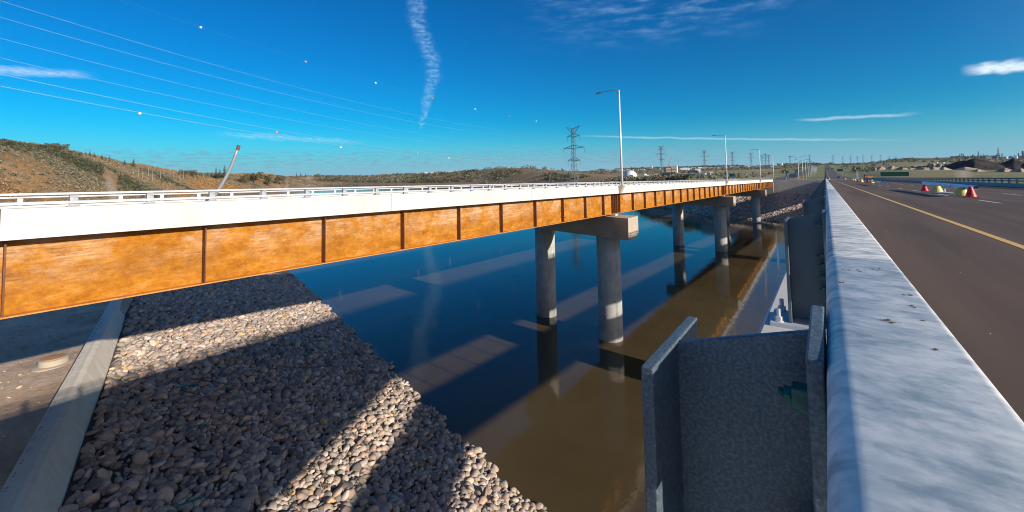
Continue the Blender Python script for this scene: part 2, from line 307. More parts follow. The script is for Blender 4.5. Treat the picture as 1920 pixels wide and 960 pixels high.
def npmesh(name, V, F, m, smooth=False, attrs=None, parent=None):
    me = bpy.data.meshes.new(name); k = F.shape[1]
    me.vertices.add(len(V)); me.vertices.foreach_set('co', V.astype(np.float32).ravel())
    me.loops.add(F.size); me.loops.foreach_set('vertex_index', F.astype(np.int32).ravel())
    me.polygons.add(len(F)); me.polygons.foreach_set('loop_start', np.arange(0, F.size, k, dtype=np.int32)); me.polygons.foreach_set('loop_total', np.full(len(F), k, dtype=np.int32))
    if smooth: me.polygons.foreach_set('use_smooth', np.ones(len(F), dtype=bool))
    me.materials.append(m); me.update(calc_edges=True)
    for a, vals in (attrs or {}).items():
        at = me.attributes.new(a, 'FLOAT', 'POINT'); at.data.foreach_set('value', np.asarray(vals, dtype=np.float32))
    o = bpy.data.objects.new(name, me); col.objects.link(o)
    if parent: o.parent = parent
    return o
def ico(sub):
    bm = bmesh.new(); bmesh.ops.create_icosphere(bm, subdivisions=sub, radius=1)
    V = np.array([v.co[:] for v in bm.verts]); F = np.array([[v.index for v in f.verts] for f in bm.faces]); bm.free(); return V, F

WZ = -22.0
# ------------------------------------------------------------------ water
mb = MB(); mb.add([(-9000, -3000, WZ), (6000, -3000, WZ), (6000, 6000, WZ), (-9000, 6000, WZ)], [(0, 1, 2, 3)])
tag(mb.build('water', M['water']), kind='structure')

# ------------------------------------------------------------------ near bank (s = distance across the pier skew)
TX, TY = -.955, .297
def sk(s, t): return np.array([.297*s, .955*s])+np.array([TX, TY])*t      # s across, t along to the left
def bank_z(s):
    return np.interp(s, [-60, -5.9, -5.6, 18.1, 26], [-12.45, -12.45, -13.4, -22.0, -25.5])
ns, ntt = 150, 240
S_ = np.concatenate([np.linspace(-70, -7, 40), np.linspace(-6.8, 28, 110)]); T_ = np.linspace(-90, 160, ntt)
SS, TT = np.meshgrid(S_, T_, indexing='ij')
def fbm(x, y, oct=5, seed=0, gain=.5):
    r = np.random.default_rng(seed); v = np.zeros_like(x, dtype=float); a = 1.0
    for o in range(oct):
        for _ in range(3):
            th_ = r.uniform(0, 6.283); ph = r.uniform(0, 6.283); k = (2**o)*r.uniform(.8, 1.25)
            v += a/3*np.sin(k*(x*math.cos(th_)+y*math.sin(th_))+ph+1.3*np.sin(k*.6*(y*math.cos(th_)-x*math.sin(th_))+ph*2))
        a *= gain
    return v
PX = .297*SS+TX*TT; PY = .955*SS+TY*TT
BZ = bank_z(SS)+np.where(SS < -6, .12*fbm(PX/4, PY/4, 5, 3), .12*fbm(PX/3, PY/3, 3, 4))
BZ = np.where((SS < -6), BZ-.10*np.exp(-((SS+9.5)/1.2)**2)*1.5, BZ)
V = np.stack([PX, PY, BZ], -1).reshape(-1, 3)
idx = np.arange(ns*ntt).reshape(ns, ntt)
F = np.stack([idx[:-1, :-1], idx[1:, :-1], idx[1:, 1:], idx[:-1, 1:]], -1).reshape(-1, 4)[:, ::-1]
smid = S_[:-1][:, None].repeat(ntt-1, 1).reshape(-1)
bank = npmesh('ground', V, F, M['dirt'], True); tag(bank, kind='structure')
bank.data.materials.append(M['bankdirt']); bank.data.polygons.foreach_set('material_index', (smid > -5.75).astype(np.int32))

# ------------------------------------------------------------------ far terrain as bearing / distance table
def hz(px, y, d): return float(atd(px, y, d)[2])
PXS = [-900, -300, 0, 60, 120, 200, 300, 400, 500, 560, 600, 640, 700, 800, 870, 930, 1000, 1060, 1130, 1200, 1260, 1300, 1340, 1440, 1548, 1700, 1920, 2500, 3200]
# profile knots: list of (d, z)
def prof(px):
    k = []
    if px <= 560:
        ridge = np.interp(px, [-900, 0, 100, 200, 300, 400, 500, 560], [230, 280, 330, 430, 560, 750, 1000, 1200])
        ytop = np.interp(px, [-900, -300, 0, 60, 110, 150, 200, 250, 300, 350, 400, 450, 500, 560], [200, 235, 265, 272, 278, 291, 299, 308, 316, 321, 325, 328, 327, 331])
        zt = hz(px, ytop, ridge)
        foot = np.interp(px, [-900, 0, 200, 300, 400, 500, 560], [70, 115, 190, 270, 420, 620, 900])
        zf = np.interp(px, [-900, 0, 150, 300], [-14, -14, -18, -25])
        k = [(60, -26 if px > 200 else -16), (foot*.9, -25 if px > 200 else -15), (foot, zf), (foot+(ridge-foot)*.35, zf+(zt-zf)*.42), (foot+(ridge-foot)*.7, zf+(zt-zf)*.82), (ridge, zt), (ridge*1.5, zt-2), (8000, 5)]
    else:
        W = np.interp(px, [560, 600, 700, 870, 1000, 1100, 1200, 1260, 1300, 1340, 1440, 1548, 1920, 2500, 3200], [2300, 1900, 1350, 1040, 700, 450, 284, 251, 223, 203, 186, 174, 142, 110, 90])
        T = np.interp(px, [560, 600, 700, 870, 1000, 1200, 1300, 1340, 1448, 1548, 1920, 2500, 3200], [2400, 2000, 1400, 1080, 760, 330, 264, 243, 224.6, 211, 180, 145, 120])
        if 1335 <= px <= 1600: u_ = (px-CX)/801.0; T = 262.3/(u_*math.sin(PSI)+math.cos(PSI))
        k = [(60, -30), (W*.93, -24), (W, -22), (W+(T-W)*.42, -17.6), (W+(T-W)*.5, -17.5), (T-1.5, -13.1), (T+3.2, -13.0)]
        if px < 900:
            yt = np.interp(px, [560, 700, 800, 870], [330, 328.5, 327, 319]); k += [(T*1.05, -10), (T*1.3, hz(px, yt, T*1.3)), (T*1.8, hz(px, yt, T*1.3)), (9000, 8)]
        elif px < 1150:
            yt = np.interp(px, [900, 930, 960, 1000, 1060, 1130], [315, 312, 311, 314, 321, 327]); D = np.interp(px, [900, 1000, 1130], [1300, 1000, 800])
            k += [(T*1.08, -10), (D*.72, hz(px, (yt+horizon(px)+10)/2, D*.72)), (D, hz(px, yt, D)), (D*1.5, hz(px, yt, D)-8), (4000, hz(px, 321.5, 4000)), (9000, hz(px, 321, 9000))]
        elif px < 1500:
            k += [(T+8, -5.6), (T*1.3, -7), (500, -8.5), (900, -7), (1600, 0), (3500, hz(px, np.interp(px, [1130, 1480], [320, 310.5]), 3500)), (9000, hz(px, np.interp(px, [1130, 1480], [319, 309]), 9000))]
        elif px < 1650:
            k += [(T+8, -5.8), (330, -7), (560, -8), (980, -3), (1600, 9), (2600, 19), (9000, hz(px, 308, 9000))]
        else:
            k += [(T+8, -7), (300, hz(px, 327, 300)), (460, hz(px, 319.5, 460)), (800, hz(px, 314, 800)), (1500, hz(px, 308, 1500)), (3000, hz(px, np.interp(px, [1650, 1760, 1920], [303, 297.5, 296.5]), 3000)), (9000, hz(px, np.interp(px, [1650, 1760, 1920], [301, 295, 294]), 9000))]
    return k
DG = np.concatenate([np.linspace(60, 340, 120), np.geomspace(344, 9000, 170)])
def roadz(Y): return np.interp(Y, [200, 262, 330, 450, 700, 1240, 2000, 3200, 6000], [-1.08-G*200, -1.08-G*262, -6.6, -7.6, -8.2, -2.6, 10, 24, 30])
tk = list(range(-900, 0, 20))+list(range(0, 1960, 10))+list(range(1960, 3220, 20))
TABZ = np.array([np.interp(DG, *zip(*prof(p))) for p in tk]); _k = np.exp(-.5*(np.arange(-9, 10)/3.2)**2); _k /= _k.sum()
_sm = np.stack([np.convolve(np.pad(TABZ[:, j], 9, mode='edge'), _k, 'valid') for j in range(TABZ.shape[1])], 1)
_w = np.array([np.clip(max((1270-p)/60, (p-1580)/40), 0, 1) for p in tk])[:, None]; _w = np.maximum(_w, np.clip((DG[None]-330)/80, 0, 1)*1.0)
TABZ = TABZ*(1-_w)+_sm*_w
PXG = np.concatenate([np.linspace(-900, -20, 40), np.linspace(0, 1940, 560), np.linspace(1960, 3200, 40)])
def table_z(px, D):
    i = np.clip(np.searchsorted(tk, px)-1, 0, len(tk)-2); k = np.array(tk); t_ = (px-k[i])/(k[i+1]-k[i]); t_ = t_*1.0
    a = np.array([np.interp(d, DG, TABZ[j]) for d, j in zip(np.atleast_1d(D), np.atleast_1d(i))]); b = np.array([np.interp(d, DG, TABZ[j+1]) for d, j in zip(np.atleast_1d(D), np.atleast_1d(i))])
    return a*(1-t_)+b*t_
def bearing(px): return (px-CX)/FPX
def pos(px, D):
    u = (px-CX)/801.0; return D*(u*math.cos(PSI)-math.sin(PSI)), D*(u*math.sin(PSI)+math.cos(PSI))
def terr(px, D):                        # arrays, returns x,y,z
    X, Y = pos(px, D); z = table_z(px, D)
    lft = px < 600
    rid = np.interp(px, [-900, 0, 100, 200, 300, 400, 500, 600], [230, 280, 330, 430, 560, 750, 1000, 1300])
    msk = np.clip((z+21)/10, 0, 1)*np.where(lft, 1, np.clip((D-330)/300, 0, 1))
    amp = np.where(lft, 1.0+D/260, np.where(px < 1150, .35, .5+D/2500))
    z = z+msk*amp*fbm(X/38, Y/38, 5, 11, .55)
    gul = np.abs(fbm(X/55, Y/55, 3, 77))
    z = z-np.where(lft, 1, 0)*msk*np.clip(1-gul*2.2, 0, 1)**2*np.clip((rid-D)/rid*4, 0, 1)*4.5
    cor = np.clip((45-np.abs(X+10))/20, 0, 1)*np.clip((Y-266)/2, 0, 1)
    z = z*(1-cor)+(roadz(Y)-.35)*cor
    return X, Y, z
GP, GD = np.meshgrid(PXG, DG, indexing='ij')
X, Y, Z = terr(GP.ravel(), GD.ravel())
V = np.stack([X, Y, Z], -1); a, b = GP.shape; idx = np.arange(a*b).reshape(a, b)
F = np.stack([idx[:-1, :-1], idx[1:, :-1], idx[1:, 1:], idx[:-1, 1:]], -1).reshape(-1, 4)
px_ = GP.ravel(); d_ = GD.ravel()
green = np.clip((px_-1130)/60, 0, 1)*np.clip(.75+.6*fbm(X/60, Y/60, 4, 5), 0, 1)
green = np.maximum(green, np.clip((px_-880)/40, 0, 1)*np.clip((1130-px_)/60, 0, 1)*np.clip(.15+.9*fbm(X/90, Y/90, 3, 8), 0, .8))
bare = np.clip(1-np.abs(px_-(212+(d_-250)*.02-9*np.sin(d_/40)))/np.where(d_ < 300, 16, 9), 0, 1)*np.clip((340-d_)/60, 0, 1)*(d_ > 120)
bare = np.maximum(bare, np.clip((px_-1700)/40, 0, 1)*np.clip((d_-430)/60, 0, 1)*np.clip((1500-d_)/300, 0, 1)*np.clip(.75+1.5*fbm(X/45, Y/45, 4, 21), 0, 1))
bare = np.maximum(bare, np.clip(1-np.abs(px_-1805)/22, 0, 1)*(d_ > 240)*np.clip((480-d_)/60, 0, 1)*.9)
bare = np.maximum(bare, ((px_ > 480) & (px_ < 590) & (fbm(px_/12, d_/60, 3, 31) > .35))*.6)
bare = np.maximum(bare, np.clip((px_-1130)/50, 0, 1)*np.clip((1480-px_)/40, 0, 1)*np.clip(.0+1.1*fbm(X/70, Y/70, 4, 17), 0, .6)*np.clip((d_-330)/80, 0, 1))
bare = np.clip(bare, 0, 1)*np.where(Z < -21, 0, 1)
o = npmesh('terrain', V, F, M['hill'], True, dict(green=green, bare=bare)); tag(o, kind='structure')

# ------------------------------------------------------------------ boulders of the near bank, then the far one
IV, IF = ico(2); IV3, IF3 = ico(3)
def rockbatch(C, R, tone, V0, F0, seed):
    r = np.random.default_rng(seed); n = len(C); nv = len(V0)
    K = r.normal(size=(n, 3, 3)); K /= np.linalg.norm(K, axis=2, keepdims=True); ph = r.uniform(0, 6.28, (n, 3))
    disp = np.ones((n, nv))
    for j in range(3): disp += .10*np.sin(2.3*(K[:, j] @ V0.T)+ph[:, j:j+1])
    for j in range(2): disp += .05*np.sin(4.7*(K[:, (j+1) % 3] @ V0.T)+ph[:, j:j+1]*2)
    P = V0[None]*disp[:, :, None]*R[:, None, :]
    a = r.uniform(0, 6.283, n); c, s = np.cos(a)[:, None], np.sin(a)[:, None]
    X = P[:, :, 0]*c-P[:, :, 1]*s; Y = P[:, :, 0]*s+P[:, :, 1]*c; Z = P[:, :, 2]
    tx = r.normal(0, .3, n)[:, None]; ty = r.normal(0, .3, n)[:, None]; Z = Z+X*tx+Y*ty-0*Z
    V = np.stack([X, Y, Z], -1)+C[:, None]
    F = (F0[None]+(np.arange(n)*nv)[:, None, None]).reshape(-1, 3)
    return V.reshape(-1, 3), F, np.repeat(tone, nv)
sp = .325; cs = np.arange(-5.7, 19.2, sp*.87); pts = []
for i, s in enumerate(cs):
    for t_ in np.arange(6, 106, sp): pts.append((s+random.uniform(-.12, .12), t_+(i % 2)*sp/2+random.uniform(-.12, .12)))
pts = np.array(pts)
# the foot of the slope is ragged
edge = 18.2+.5*np.sin(pts[:, 1]*.9)+.35*np.sin(pts[:, 1]*2.3+1)
pts = pts[(pts[:, 0] < edge) & (pts[:, 0] > -4.2-.032*(pts[:, 1]-27))]
keep = rng.random(len(pts)) > .07; pts = pts[keep]
CXY = np.stack([.297*pts[:, 0]+TX*pts[:, 1], .955*pts[:, 0]+TY*pts[:, 1]], -1)
size = rng.gamma(8, .0225, len(pts)); size = np.clip(size, .09, .33)
R = np.stack([size*rng.uniform(1.0, 1.5, len(pts)), size*rng.uniform(.85, 1.1, len(pts)), size*rng.uniform(.68, .95, len(pts))], -1)
CZ = bank_z(pts[:, 0])+.12*fbm(CXY[:, 0]/3, CXY[:, 1]/3, 3, 4)+size*rng.uniform(.25, .75, len(pts))
C3 = np.concatenate([CXY, CZ[:, None]], 1)
tone = rng.random(len(pts))
# screen size picks the boulders that get to be things of their own
fwd = C3@AX[2]; uu = FPX*(C3@AX[0])/fwd+CX; vv = CY-FPX*(C3@AX[1])/fwd
inview = (uu > 100) & (uu < 1220) & (vv < 955) & (vv > 500) & (fwd > 2)
big = np.where(inview, size/fwd, 0); order = np.argsort(-big); ind = order[:300]; rest = np.ones(len(pts), bool); rest[ind] = False
r_idx = np.where(rest)[0]
near = fwd[r_idx] < 26
Va, Fa, Ta = rockbatch(C3[r_idx][near], R[r_idx][near], tone[r_idx][near], IV, IF, 1)
V1, F1, T1 = rockbatch(C3[r_idx][~near], R[r_idx][~near], tone[r_idx][~near], *ico(1)[:2], 2) if False else rockbatch(C3[r_idx][~near], R[r_idx][~near], tone[r_idx][~near], IV, IF, 2)
o = npmesh('riprap', np.concatenate([Va, V1]), np.concatenate([Fa, F1+len(Va)]), M['rock'], True, dict(tone=np.concatenate([Ta, T1])))
tag(o, 'bed of rounded riprap stones covering the near river bank', 'riprap', kind='stuff')
protos = []
for k in range(10):
    Vr, Fr, _ = rockbatch(np.zeros((1, 3)), np.array([[1.25, .95, .74]]), np.zeros(1), IV3, IF3, 50+k)
    o = npmesh('boulder', Vr, Fr, M['rock1'], True); protos.append(o)
LB = 'one of the rounded boulders of the near bank that look largest, low in the picture'
for j, i in enumerate(ind):
    o = protos[j] if j < 10 else protos[j % 10].copy()
    if j >= 10: col.objects.link(o)
    o.location = C3[i]; s = float(size[i])*.88; o.scale = (s*random.uniform(.9, 1.15), s*random.uniform(.85, 1.1), s*random.uniform(.85, 1.1)); o.rotation_euler = (random.gauss(0, .25), random.gauss(0, .25), random.uniform(0, 6.28))
    tag(o, LB, 'boulder', 'boulders of the near river bank')
# far bank
cnt = 15000; fp = rng.uniform(1210, 1700, cnt*2)
Wd = np.interp(fp, [1200, 1260, 1300, 1340, 1440, 1548, 1920], [284, 251, 223, 203, 186, 174, 142]); Td = np.interp(fp, [1200, 1300, 1340, 1448, 1548, 1920], [330, 264, 243, 224.6, 211, 180])
fd = Wd+(Td-Wd)*rng.uniform(-.04, .98, len(fp)); q = rng.random(len(fp)) < .8
fp, fd = fp[q], fd[q]; X, Y, Z = terr(fp, fd)
sz = rng.uniform(.3, .62, len(fp)); I1 = ico(1)
Vf, Ff, Tf = rockbatch(np.stack([X, Y, Z+sz*.3], -1), np.stack([sz*1.3, sz, sz*.8], -1), rng.random(len(fp)), I1[0], I1[1], 9)
tag(npmesh('far_riprap', Vf, Ff, M['rock'], True, dict(tone=Tf)), 'stones covering the far river bank below the concrete wall', 'riprap', kind='stuff')

# ------------------------------------------------------------------ piers (bridge-local heights, shear applied where the deck grade matters)
PIERY = [54, 129, 204]
def pier_y(x, k): return PIERY[k]-.285*(x+22.9)
def add_pier(bridge, k, x0, x1, xcols, cm, bm_, label=None, gx=()):
    yc = lambda x: pier_y(x, k)
    zt = -4.78-G*PIERY[k]; zb = zt-2.75
    mb = MB(); w = 1.75; c = .32; n = .285
    def ring(x, zin):   # corners of the cap at one end
        y = yc(x); return [(x-n*-w*0, y-w, zin), (x, y+w, zin)]
    # cross section across the cap: box with a chamfered, stepped soffit
    sec = [(-w, zt), (w, zt), (w, zb+.55), (w-.28, zb+.35), (w-.28, zb), (-w+.28, zb), (-w+.28, zb+.0), (-w, zb+.35)]
    sec = [(-w, zt), (w, zt), (w, zb+.55), (w-.35, zb+.30), (w-.35, zb), (-w+.02, zb), (-w, zb+.55)]
    A = [(x0, yc(x0)+s, z) for s, z in sec]; B = [(x1, yc(x1)+s, z) for s, z in sec]; m_ = len(sec)
    mb.add(A+B, [tuple(range(m_)), tuple(range(2*m_-1, m_-1, -1))]+[(i, m_+i, m_+(i+1) % m_, (i+1) % m_) for i in range(m_)])
    cap = mb.build('pier_cap', M['cap'], bridge, bevel=.03)
    for x in xcols:
        mb = MB(); mb.lathe([(1.56, WZ-3), (1.56, zb)], 48, (x, yc(x))); o = mb.build('column', M['column'], cap, smooth=False)
        me = o.data; me.polygons.foreach_set('use_smooth', [len(p.vertices) == 4 for p in me.polygons])
    for x in gx:
        mb = MB(); mb.box(x-.35, x+.35, yc(x)-.4, yc(x)+.4, zt, zt+.22); mb.build('bearing', M['galvwhite'], cap)
def girder(bridge, x, y0, y1, face, detail=True, zt=-1.82, zb=-4.5):
    mb = MB(); mb.box(x-.02, x+.02, y0, y1, zb+.05, zt); o = mb.build('girder', M['rust'], bridge, shear=True)
    f = MB(); f.box(x-.38, x+.38, y0, y1, zb, zb+.05); f.build('bottom_flange', M['rustedge'], o, shear=True)
    f = MB(); f.box(x-.32, x+.32, y0, y1, zt-.05, zt); f.build('top_flange', M['rustdark'], o, shear=True)
    return o
# ------------------------------------------------------------------ the far (left-hand) bridge
LBY0, LBY1 = -40, 258
lb = empty('girder_bridge', (0, 0, 0)); tag(lb, 'long rust-orange steel girder bridge with cream concrete edge, across the river gap on the left', 'bridge')
mb = MB(); n = 24
prof_ = [(-22.0, -1.84), (-22.0, -.84), (-22.04, -.80), (-22.5, -.80), (-22.55, -1.12), (-22.9, -1.55), (-22.9, -1.84)]
ys = [LBY0, 1.42, 17.2, 33, 48.8, 64.6, 80.4, 96.2, 112, 127.8, 143.6, 159.4, 175.2, 191, 206.8, 222.6, 238.4, LBY1]
for a, b in zip(ys, ys[1:]): mb.prism(prof_, a+.015, b-.015)      # panels with thin joints
mb.build('edge_beam', M['fascia'], lb, shear=True)
mb = MB(); mb.prism([(-39.0, -1.95), (-39.0, -1.25), (-38.5, -1.25), (-38.45, -1.5), (-38.4, -1.95)], LBY0, LBY1); mb.build('edge_beam', M['fascia'], lb, shear=True)
mb = MB(); mb.prism([(-38.4, -1.8), (-22.9, -1.55), (-22.56, -1.13), (-38.42, -1.5)], LBY0, LBY1); mb.build('deck', M['concrete'], lb, shear=True)
gl = girder(lb, -22.9, LBY0, LBY1, 1)
g2 = [girder(lb, x, LBY0, LBY1, 1, zt=-1.9) for x in (-28.2, -33.6, -38.2)]
# the stiffeners of the outer girder
mb = MB(); mb.box(-.30, .06, -.025, .025, -4.45, -1.87); st = mb.build('stiffener', M['rustdark'], gl); st.location = (-22.88+.30, 1.6, -G*1.6)
sy = [1.6+5.56*k if k < 7 else 0 for k in range(7)]
sy = [-32, -26.4, -20.8, -15.2, -9.6, -4, 1.6, 7.42, 13.1, 18.6, 23.97, 29.25, 34.57, 39.9, 45.2, 50.2]
for k in range(40):
    y = 55.3+5.1*k
    if y < 255: sy.append(y)
for p in PIERY: sy += [p-.9, p-.35, p+.35]
for y in sy:
    if abs(y-1.6) < .01: continue
    c = st.copy(); col.objects.link(c); c.parent = gl; KIDS.setdefault(gl.name, []).append(c); c.location = (-22.58, y, -G*y)
for k in range(3): add_pier(lb, k, -40.2, -20.0, (-36.2, -24.0), None, None, gx=(-22.9, -28.2, -33.6, -38.2))
# corbels that carry the lamps
LAMPY = [54, 128.4, 203, 258.4]
for y in LAMPY[:3]:
    mb = MB(); mb.add([(-21.99, y-.35, -1.84), (-21.99, y+.35, -1.84), (-21.99, y+.55, -.8), (-21.99, y-.55, -.8), (-21.35, y-.4, -.80), (-21.35, y+.4, -.80), (-21.9, y-.35, -1.84), (-21.9, y+.35, -1.84)],
                      [(0, 3, 4, 6), (1, 7, 5, 2), (4, 5, 7, 6), (3, 2, 5, 4), (0, 6, 7, 1), (0, 1, 2, 3)])
    mb.build('lamp_corbel', M['cap'], lb, shear=True)
mb = MB(); mb.box(-39.2, -21.9, 257.6, 259.2, -9.0, -1.85)
tag(mb.build('abutment', M['cap'], lb, shear=True))

# railings -----------------------------------------------------------
def left_post():
    mb = MB()
    for a, b in ((-.30, -.285), (-.02, -.0)): mb.box(a, b, -.1, .1, -.78, -.33)
    mb.box(-.285, -.02, -.006, .006, -.78, -.34)
    return mb
def railing(name, label, x, dz, y0, y1, post_y, rails, side, mtl, postmb, shift=0, cap_n=100, postm=None):
    root = empty(name, (0, 0, 0)); tag(root, label, 'railing', None)
    for a, b, c, d in rails:
        mb = MB(); mb.box(x+a, x+b, y0, y1, c+dz, d+dz); mb.build('rail', mtl, root, shear=True, bevel=.012)
    p0 = None; cnt = 0; rest_ = MB()
    for y in post_y:
        if cnt < cap_n:
            if p0 is None:
                o = postmb.build('post', postm or mtl, root, bevel=.004); p0 = o
            else:
                o = p0.copy(); col.objects.link(o); o.parent = root
            o.location = (x, y, dz-G*y); cnt += 1
        else:
            for vs in [[(vx+x, vy+y, vz+dz-G*y) for vx, vy, vz in postmb.v]]: rest_.add(vs, postmb.f)
    if rest_.v: tag(rest_.build('post', postm or mtl, root), kind='stuff')
    return root
py_ = sorted([.97+2.172*k for k in range(0, 120) if .97+2.172*k < 257]+[.97-2.172*k for k in range(1, 6)], key=lambda y: abs(y))
pm = MB()
pm.box(-.20, -.06, -.11, .11, -.80, -.30); pm.box(-.26, -.02, -.17, .17, -.80, -.765)
for a in (-.13, .13): pm.box(-.05, -.02, a-.02, a+.02, -.78, -.72)
railing('bridge_railing', 'pale galvanised railing on the near edge of the left-hand girder bridge', -22.0, 0, LBY0, LBY1, py_,
        [(-.12, .0, -.365, -.285), (-.12, .0, -.69, -.60)], 1, M['galvwhite'], pm, postm=M['galvpost'])
pf = MB(); pf.box(.0, .16, -.11, .11, -.80, -.30)
railing('bridge_railing', 'pale railing on the far edge of the left-hand girder bridge, glimpsed through the nearer rails', -38.9, -.43, LBY0, LBY1, [1.0+2.25*k for k in range(0, 110)],
        [(.1, .22, -.37, -.28), (.1, .22, -.69, -.60)], 1, M['galvwhite'], pf)

# ------------------------------------------------------------------ the bridge the camera stands on
NB0, NB1 = -40, 262
nb = empty('highway_bridge'); tag(nb, 'highway bridge in the foreground carrying the wide dark asphalt road', 'bridge')
mb = MB(); mb.prism([(-.32, -1.9), (-.32, -.80), (-.30, -.78), (.16, -.78), (.20, -.82), (.26, -1.09), (.26, -1.9)], NB0, NB1); mb.build('edge_beam', M['fascia'], nb, shear=True)
mb = MB(); mb.prism([(.262, -1.5), (.262, -1.085), (14.598, -1.085), (14.598, -1.5)], NB0, NB1); mb.build('deck', M['concrete'], nb, shear=True)
mb = MB(); mb.prism([(14.6, -1.9), (14.6, -1.0), (14.66, -.70), (15.1, -.70), (15.1, -1.9)], NB0, NB1); mb.build('edge_beam', M['bgrey'], nb, shear=True)
for x in (.6, 4.6, 8.6, 12.6): girder(nb, x, NB0, NB1, 1, zt=-1.55)
for k in range(3): add_pier(nb, k, -1.0, 12.9, (1.9, 10.6), None, None, gx=(.6, 4.6, 8.6, 12.6))
mb = MB(); mb.prism([(.264, -1.2), (.264, -1.08), (14.596, -1.08), (14.596, -1.2)], NB0, NB1)
tag(mb.build('road', M['asphalt'], shear=True), kind='structure')
wk = empty('hanging_walkway'); tag(wk, 'footway with solid sides slung beneath the right-hand edge of the foreground bridge', 'walkway')
mb = MB(); mb.box(12.9, 15.3, NB0, NB1, -8.35, -8.1); mb.build('deck', M['concrete'], wk, shear=True)
for x in (12.9, 15.2):
    mb = MB(); mb.box(x, x+.08, NB0, NB1, -8.1, -6.25); mb.build('side_panel', M['steel'], wk, shear=True)
hm = MB(); hm.box(15.3, 15.42, -.06, .06, -8.3, -1.9); h0 = None
for y in np.arange(-36, 262, 3.2):
    if h0 is None: h0 = o = hm.build('hanger', M['steel'], wk)
    else: o = h0.copy(); col.objects.link(o); o.parent = wk
    o.location = (0, y, -G*y)

# near railing with its heavy posts
nr = empty('bridge_railing'); tag(nr, 'heavy galvanised guard railing running up the right foreground beside the road', 'railing')
rx0, rx1 = -.008, .106
def roundrect(x0, x1, z0, z1, r, k=5, rr=None):
    rr = rr or r
    P = []
    for cx_, cz_, a0, q in ((x1-rr, z1-rr, 0, rr), (x0+r, z1-r, 90, r), (x0+r, z0+r, 180, r), (x1-rr, z0+rr, 270, rr)):
        for i in range(k+1): a = math.radians(a0+90*i/k); P.append((cx_+q*math.cos(a), cz_+q*math.sin(a)))
    return P[::-1]
def railseg(y0, y1, z0, z1, x1=rx1):
    mb = MB(); mb.prism(roundrect(rx0, x1, z0, z1, .020, 7, .008), y0, y1)
    o = mb.build('rail', M['galv'], nr, shear=True)
    o.data.polygons.foreach_set('use_smooth', [len(p.vertices) == 4 for p in o.data.polygons]); return o
segs = [-18, -5.4, 1.165, 7.6, 20, 40, 65, 100, 150, 200, 258]
for a, b in zip(segs, segs[1:]): railseg(a+.003, b-.003, -.272, -.17)
mb = MB(); mb.prism(roundrect(rx0+.004, rx1-.004, -.268, -.174, .016), 1.15, 1.18); mb.build('splice_sleeve', M['black'], nr, shear=True)
for a, b in ((-18, 60), (60, 258)): railseg(a+.0015, b-.0015, -.56, -.45, .09)
def near_post():
    p = MB(); zt_o, zt_i, zb_ = -.222, -.176, -.755
    p.add([(-.190, -.109, zt_o), (-.175, -.109, zt_o), (-.175, .109, zt_o), (-.190, .109, zt_o), (-.190, -.109, zb_), (-.175, -.109, zb_), (-.175, .109, zb_), (-.190, .109, zb_)],
          [(0, 1, 2, 3), (7, 6, 5, 4), (0, 4, 5, 1), (1, 5, 6, 2), (2, 6, 7, 3), (3, 7, 4, 0)])
    p.box(-.0245, -.0095, -.103, .103, zb_, zt_i)
    p.add([(-.175, -.005, zt_o-.002), (-.0245, -.005, zt_i-.004), (-.0245, .005, zt_i-.004), (-.175, .005, zt_o-.002), (-.175, -.005, zb_), (-.0245, -.005, zb_), (-.0245, .005, zb_), (-.175, .005, zb_)],
          [(0, 1, 2, 3), (7, 6, 5, 4), (0, 4, 5, 1), (2, 6, 7, 3)])
    return p
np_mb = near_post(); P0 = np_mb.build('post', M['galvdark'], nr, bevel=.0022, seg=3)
pl = MB(); pl.box(-.275, .03, -.135, .135, -.7795, -.7555); pl.build('base_plate', M['galvwhite'], P0, bevel=.004)
for bx_ in (-.235, -.0):
    for by_ in (-.10, .10):
        b_ = MB(); b_.lathe([(.024, -.7555), (.024, -.7515)], 20, (bx_, by_)); b_.lathe([(.0195, -.7515), (.0195, -.729)], 6, (bx_, by_)); b_.lathe([(.011, -.729), (.011, -.69)], 14, (bx_, by_))
        b_.build('anchor_bolt', M['galvwhite'], P0)
def xcyl(mb, x0, x1, y, z, r, n): mb.tube([(x0, y, z), (x1, y, z)], r, n)
def fix(z, y=-.04):
    b_ = MB(); b_.box(-.042, -.0245, y-.011, y+.011, z-.011, z+.011)
    xcyl(b_, -.050, -.042, y, z, .008, 6); xcyl(b_, -.055, -.050, y, z, .005, 10)
    return b_.build('clamp_block', M['teal'], P0, bevel=.0015)
for z in (-.242, -.405, -.455, -.515, -.575): fix(z)
ppos = [.622+2.172*k for k in range(0, 118)]; ppos = [-1.55]+ppos
P0.location = (0, ppos[1], -G*ppos[1])
rest_ = MB()
cnt = 1
for y in ppos:
    if abs(y-ppos[1]) < .01: continue
    if cnt < 100:
        if y < 60: o = copy_tree(P0, nr)
        else: o = P0.copy(); col.objects.link(o); o.parent = nr
        o.location = (0, y, -G*y); cnt += 1
    else: rest_.add([(a, b+y, c-G*y) for a, b, c in np_mb.v], np_mb.f)
tag(rest_.build('post', M['galvdark'], nr), kind='stuff')

# far-side railing of the same deck
pm = MB(); pm.box(.0, .14, -.10, .10, -.70, -.19)
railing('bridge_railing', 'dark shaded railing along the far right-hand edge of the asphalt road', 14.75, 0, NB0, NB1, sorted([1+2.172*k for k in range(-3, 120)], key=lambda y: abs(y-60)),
        [(-.12, .0, -.30, -.17), (-.12, .0, -.54, -.43)], 1, M['galvshade'], pm, postm=M['galvshade'])

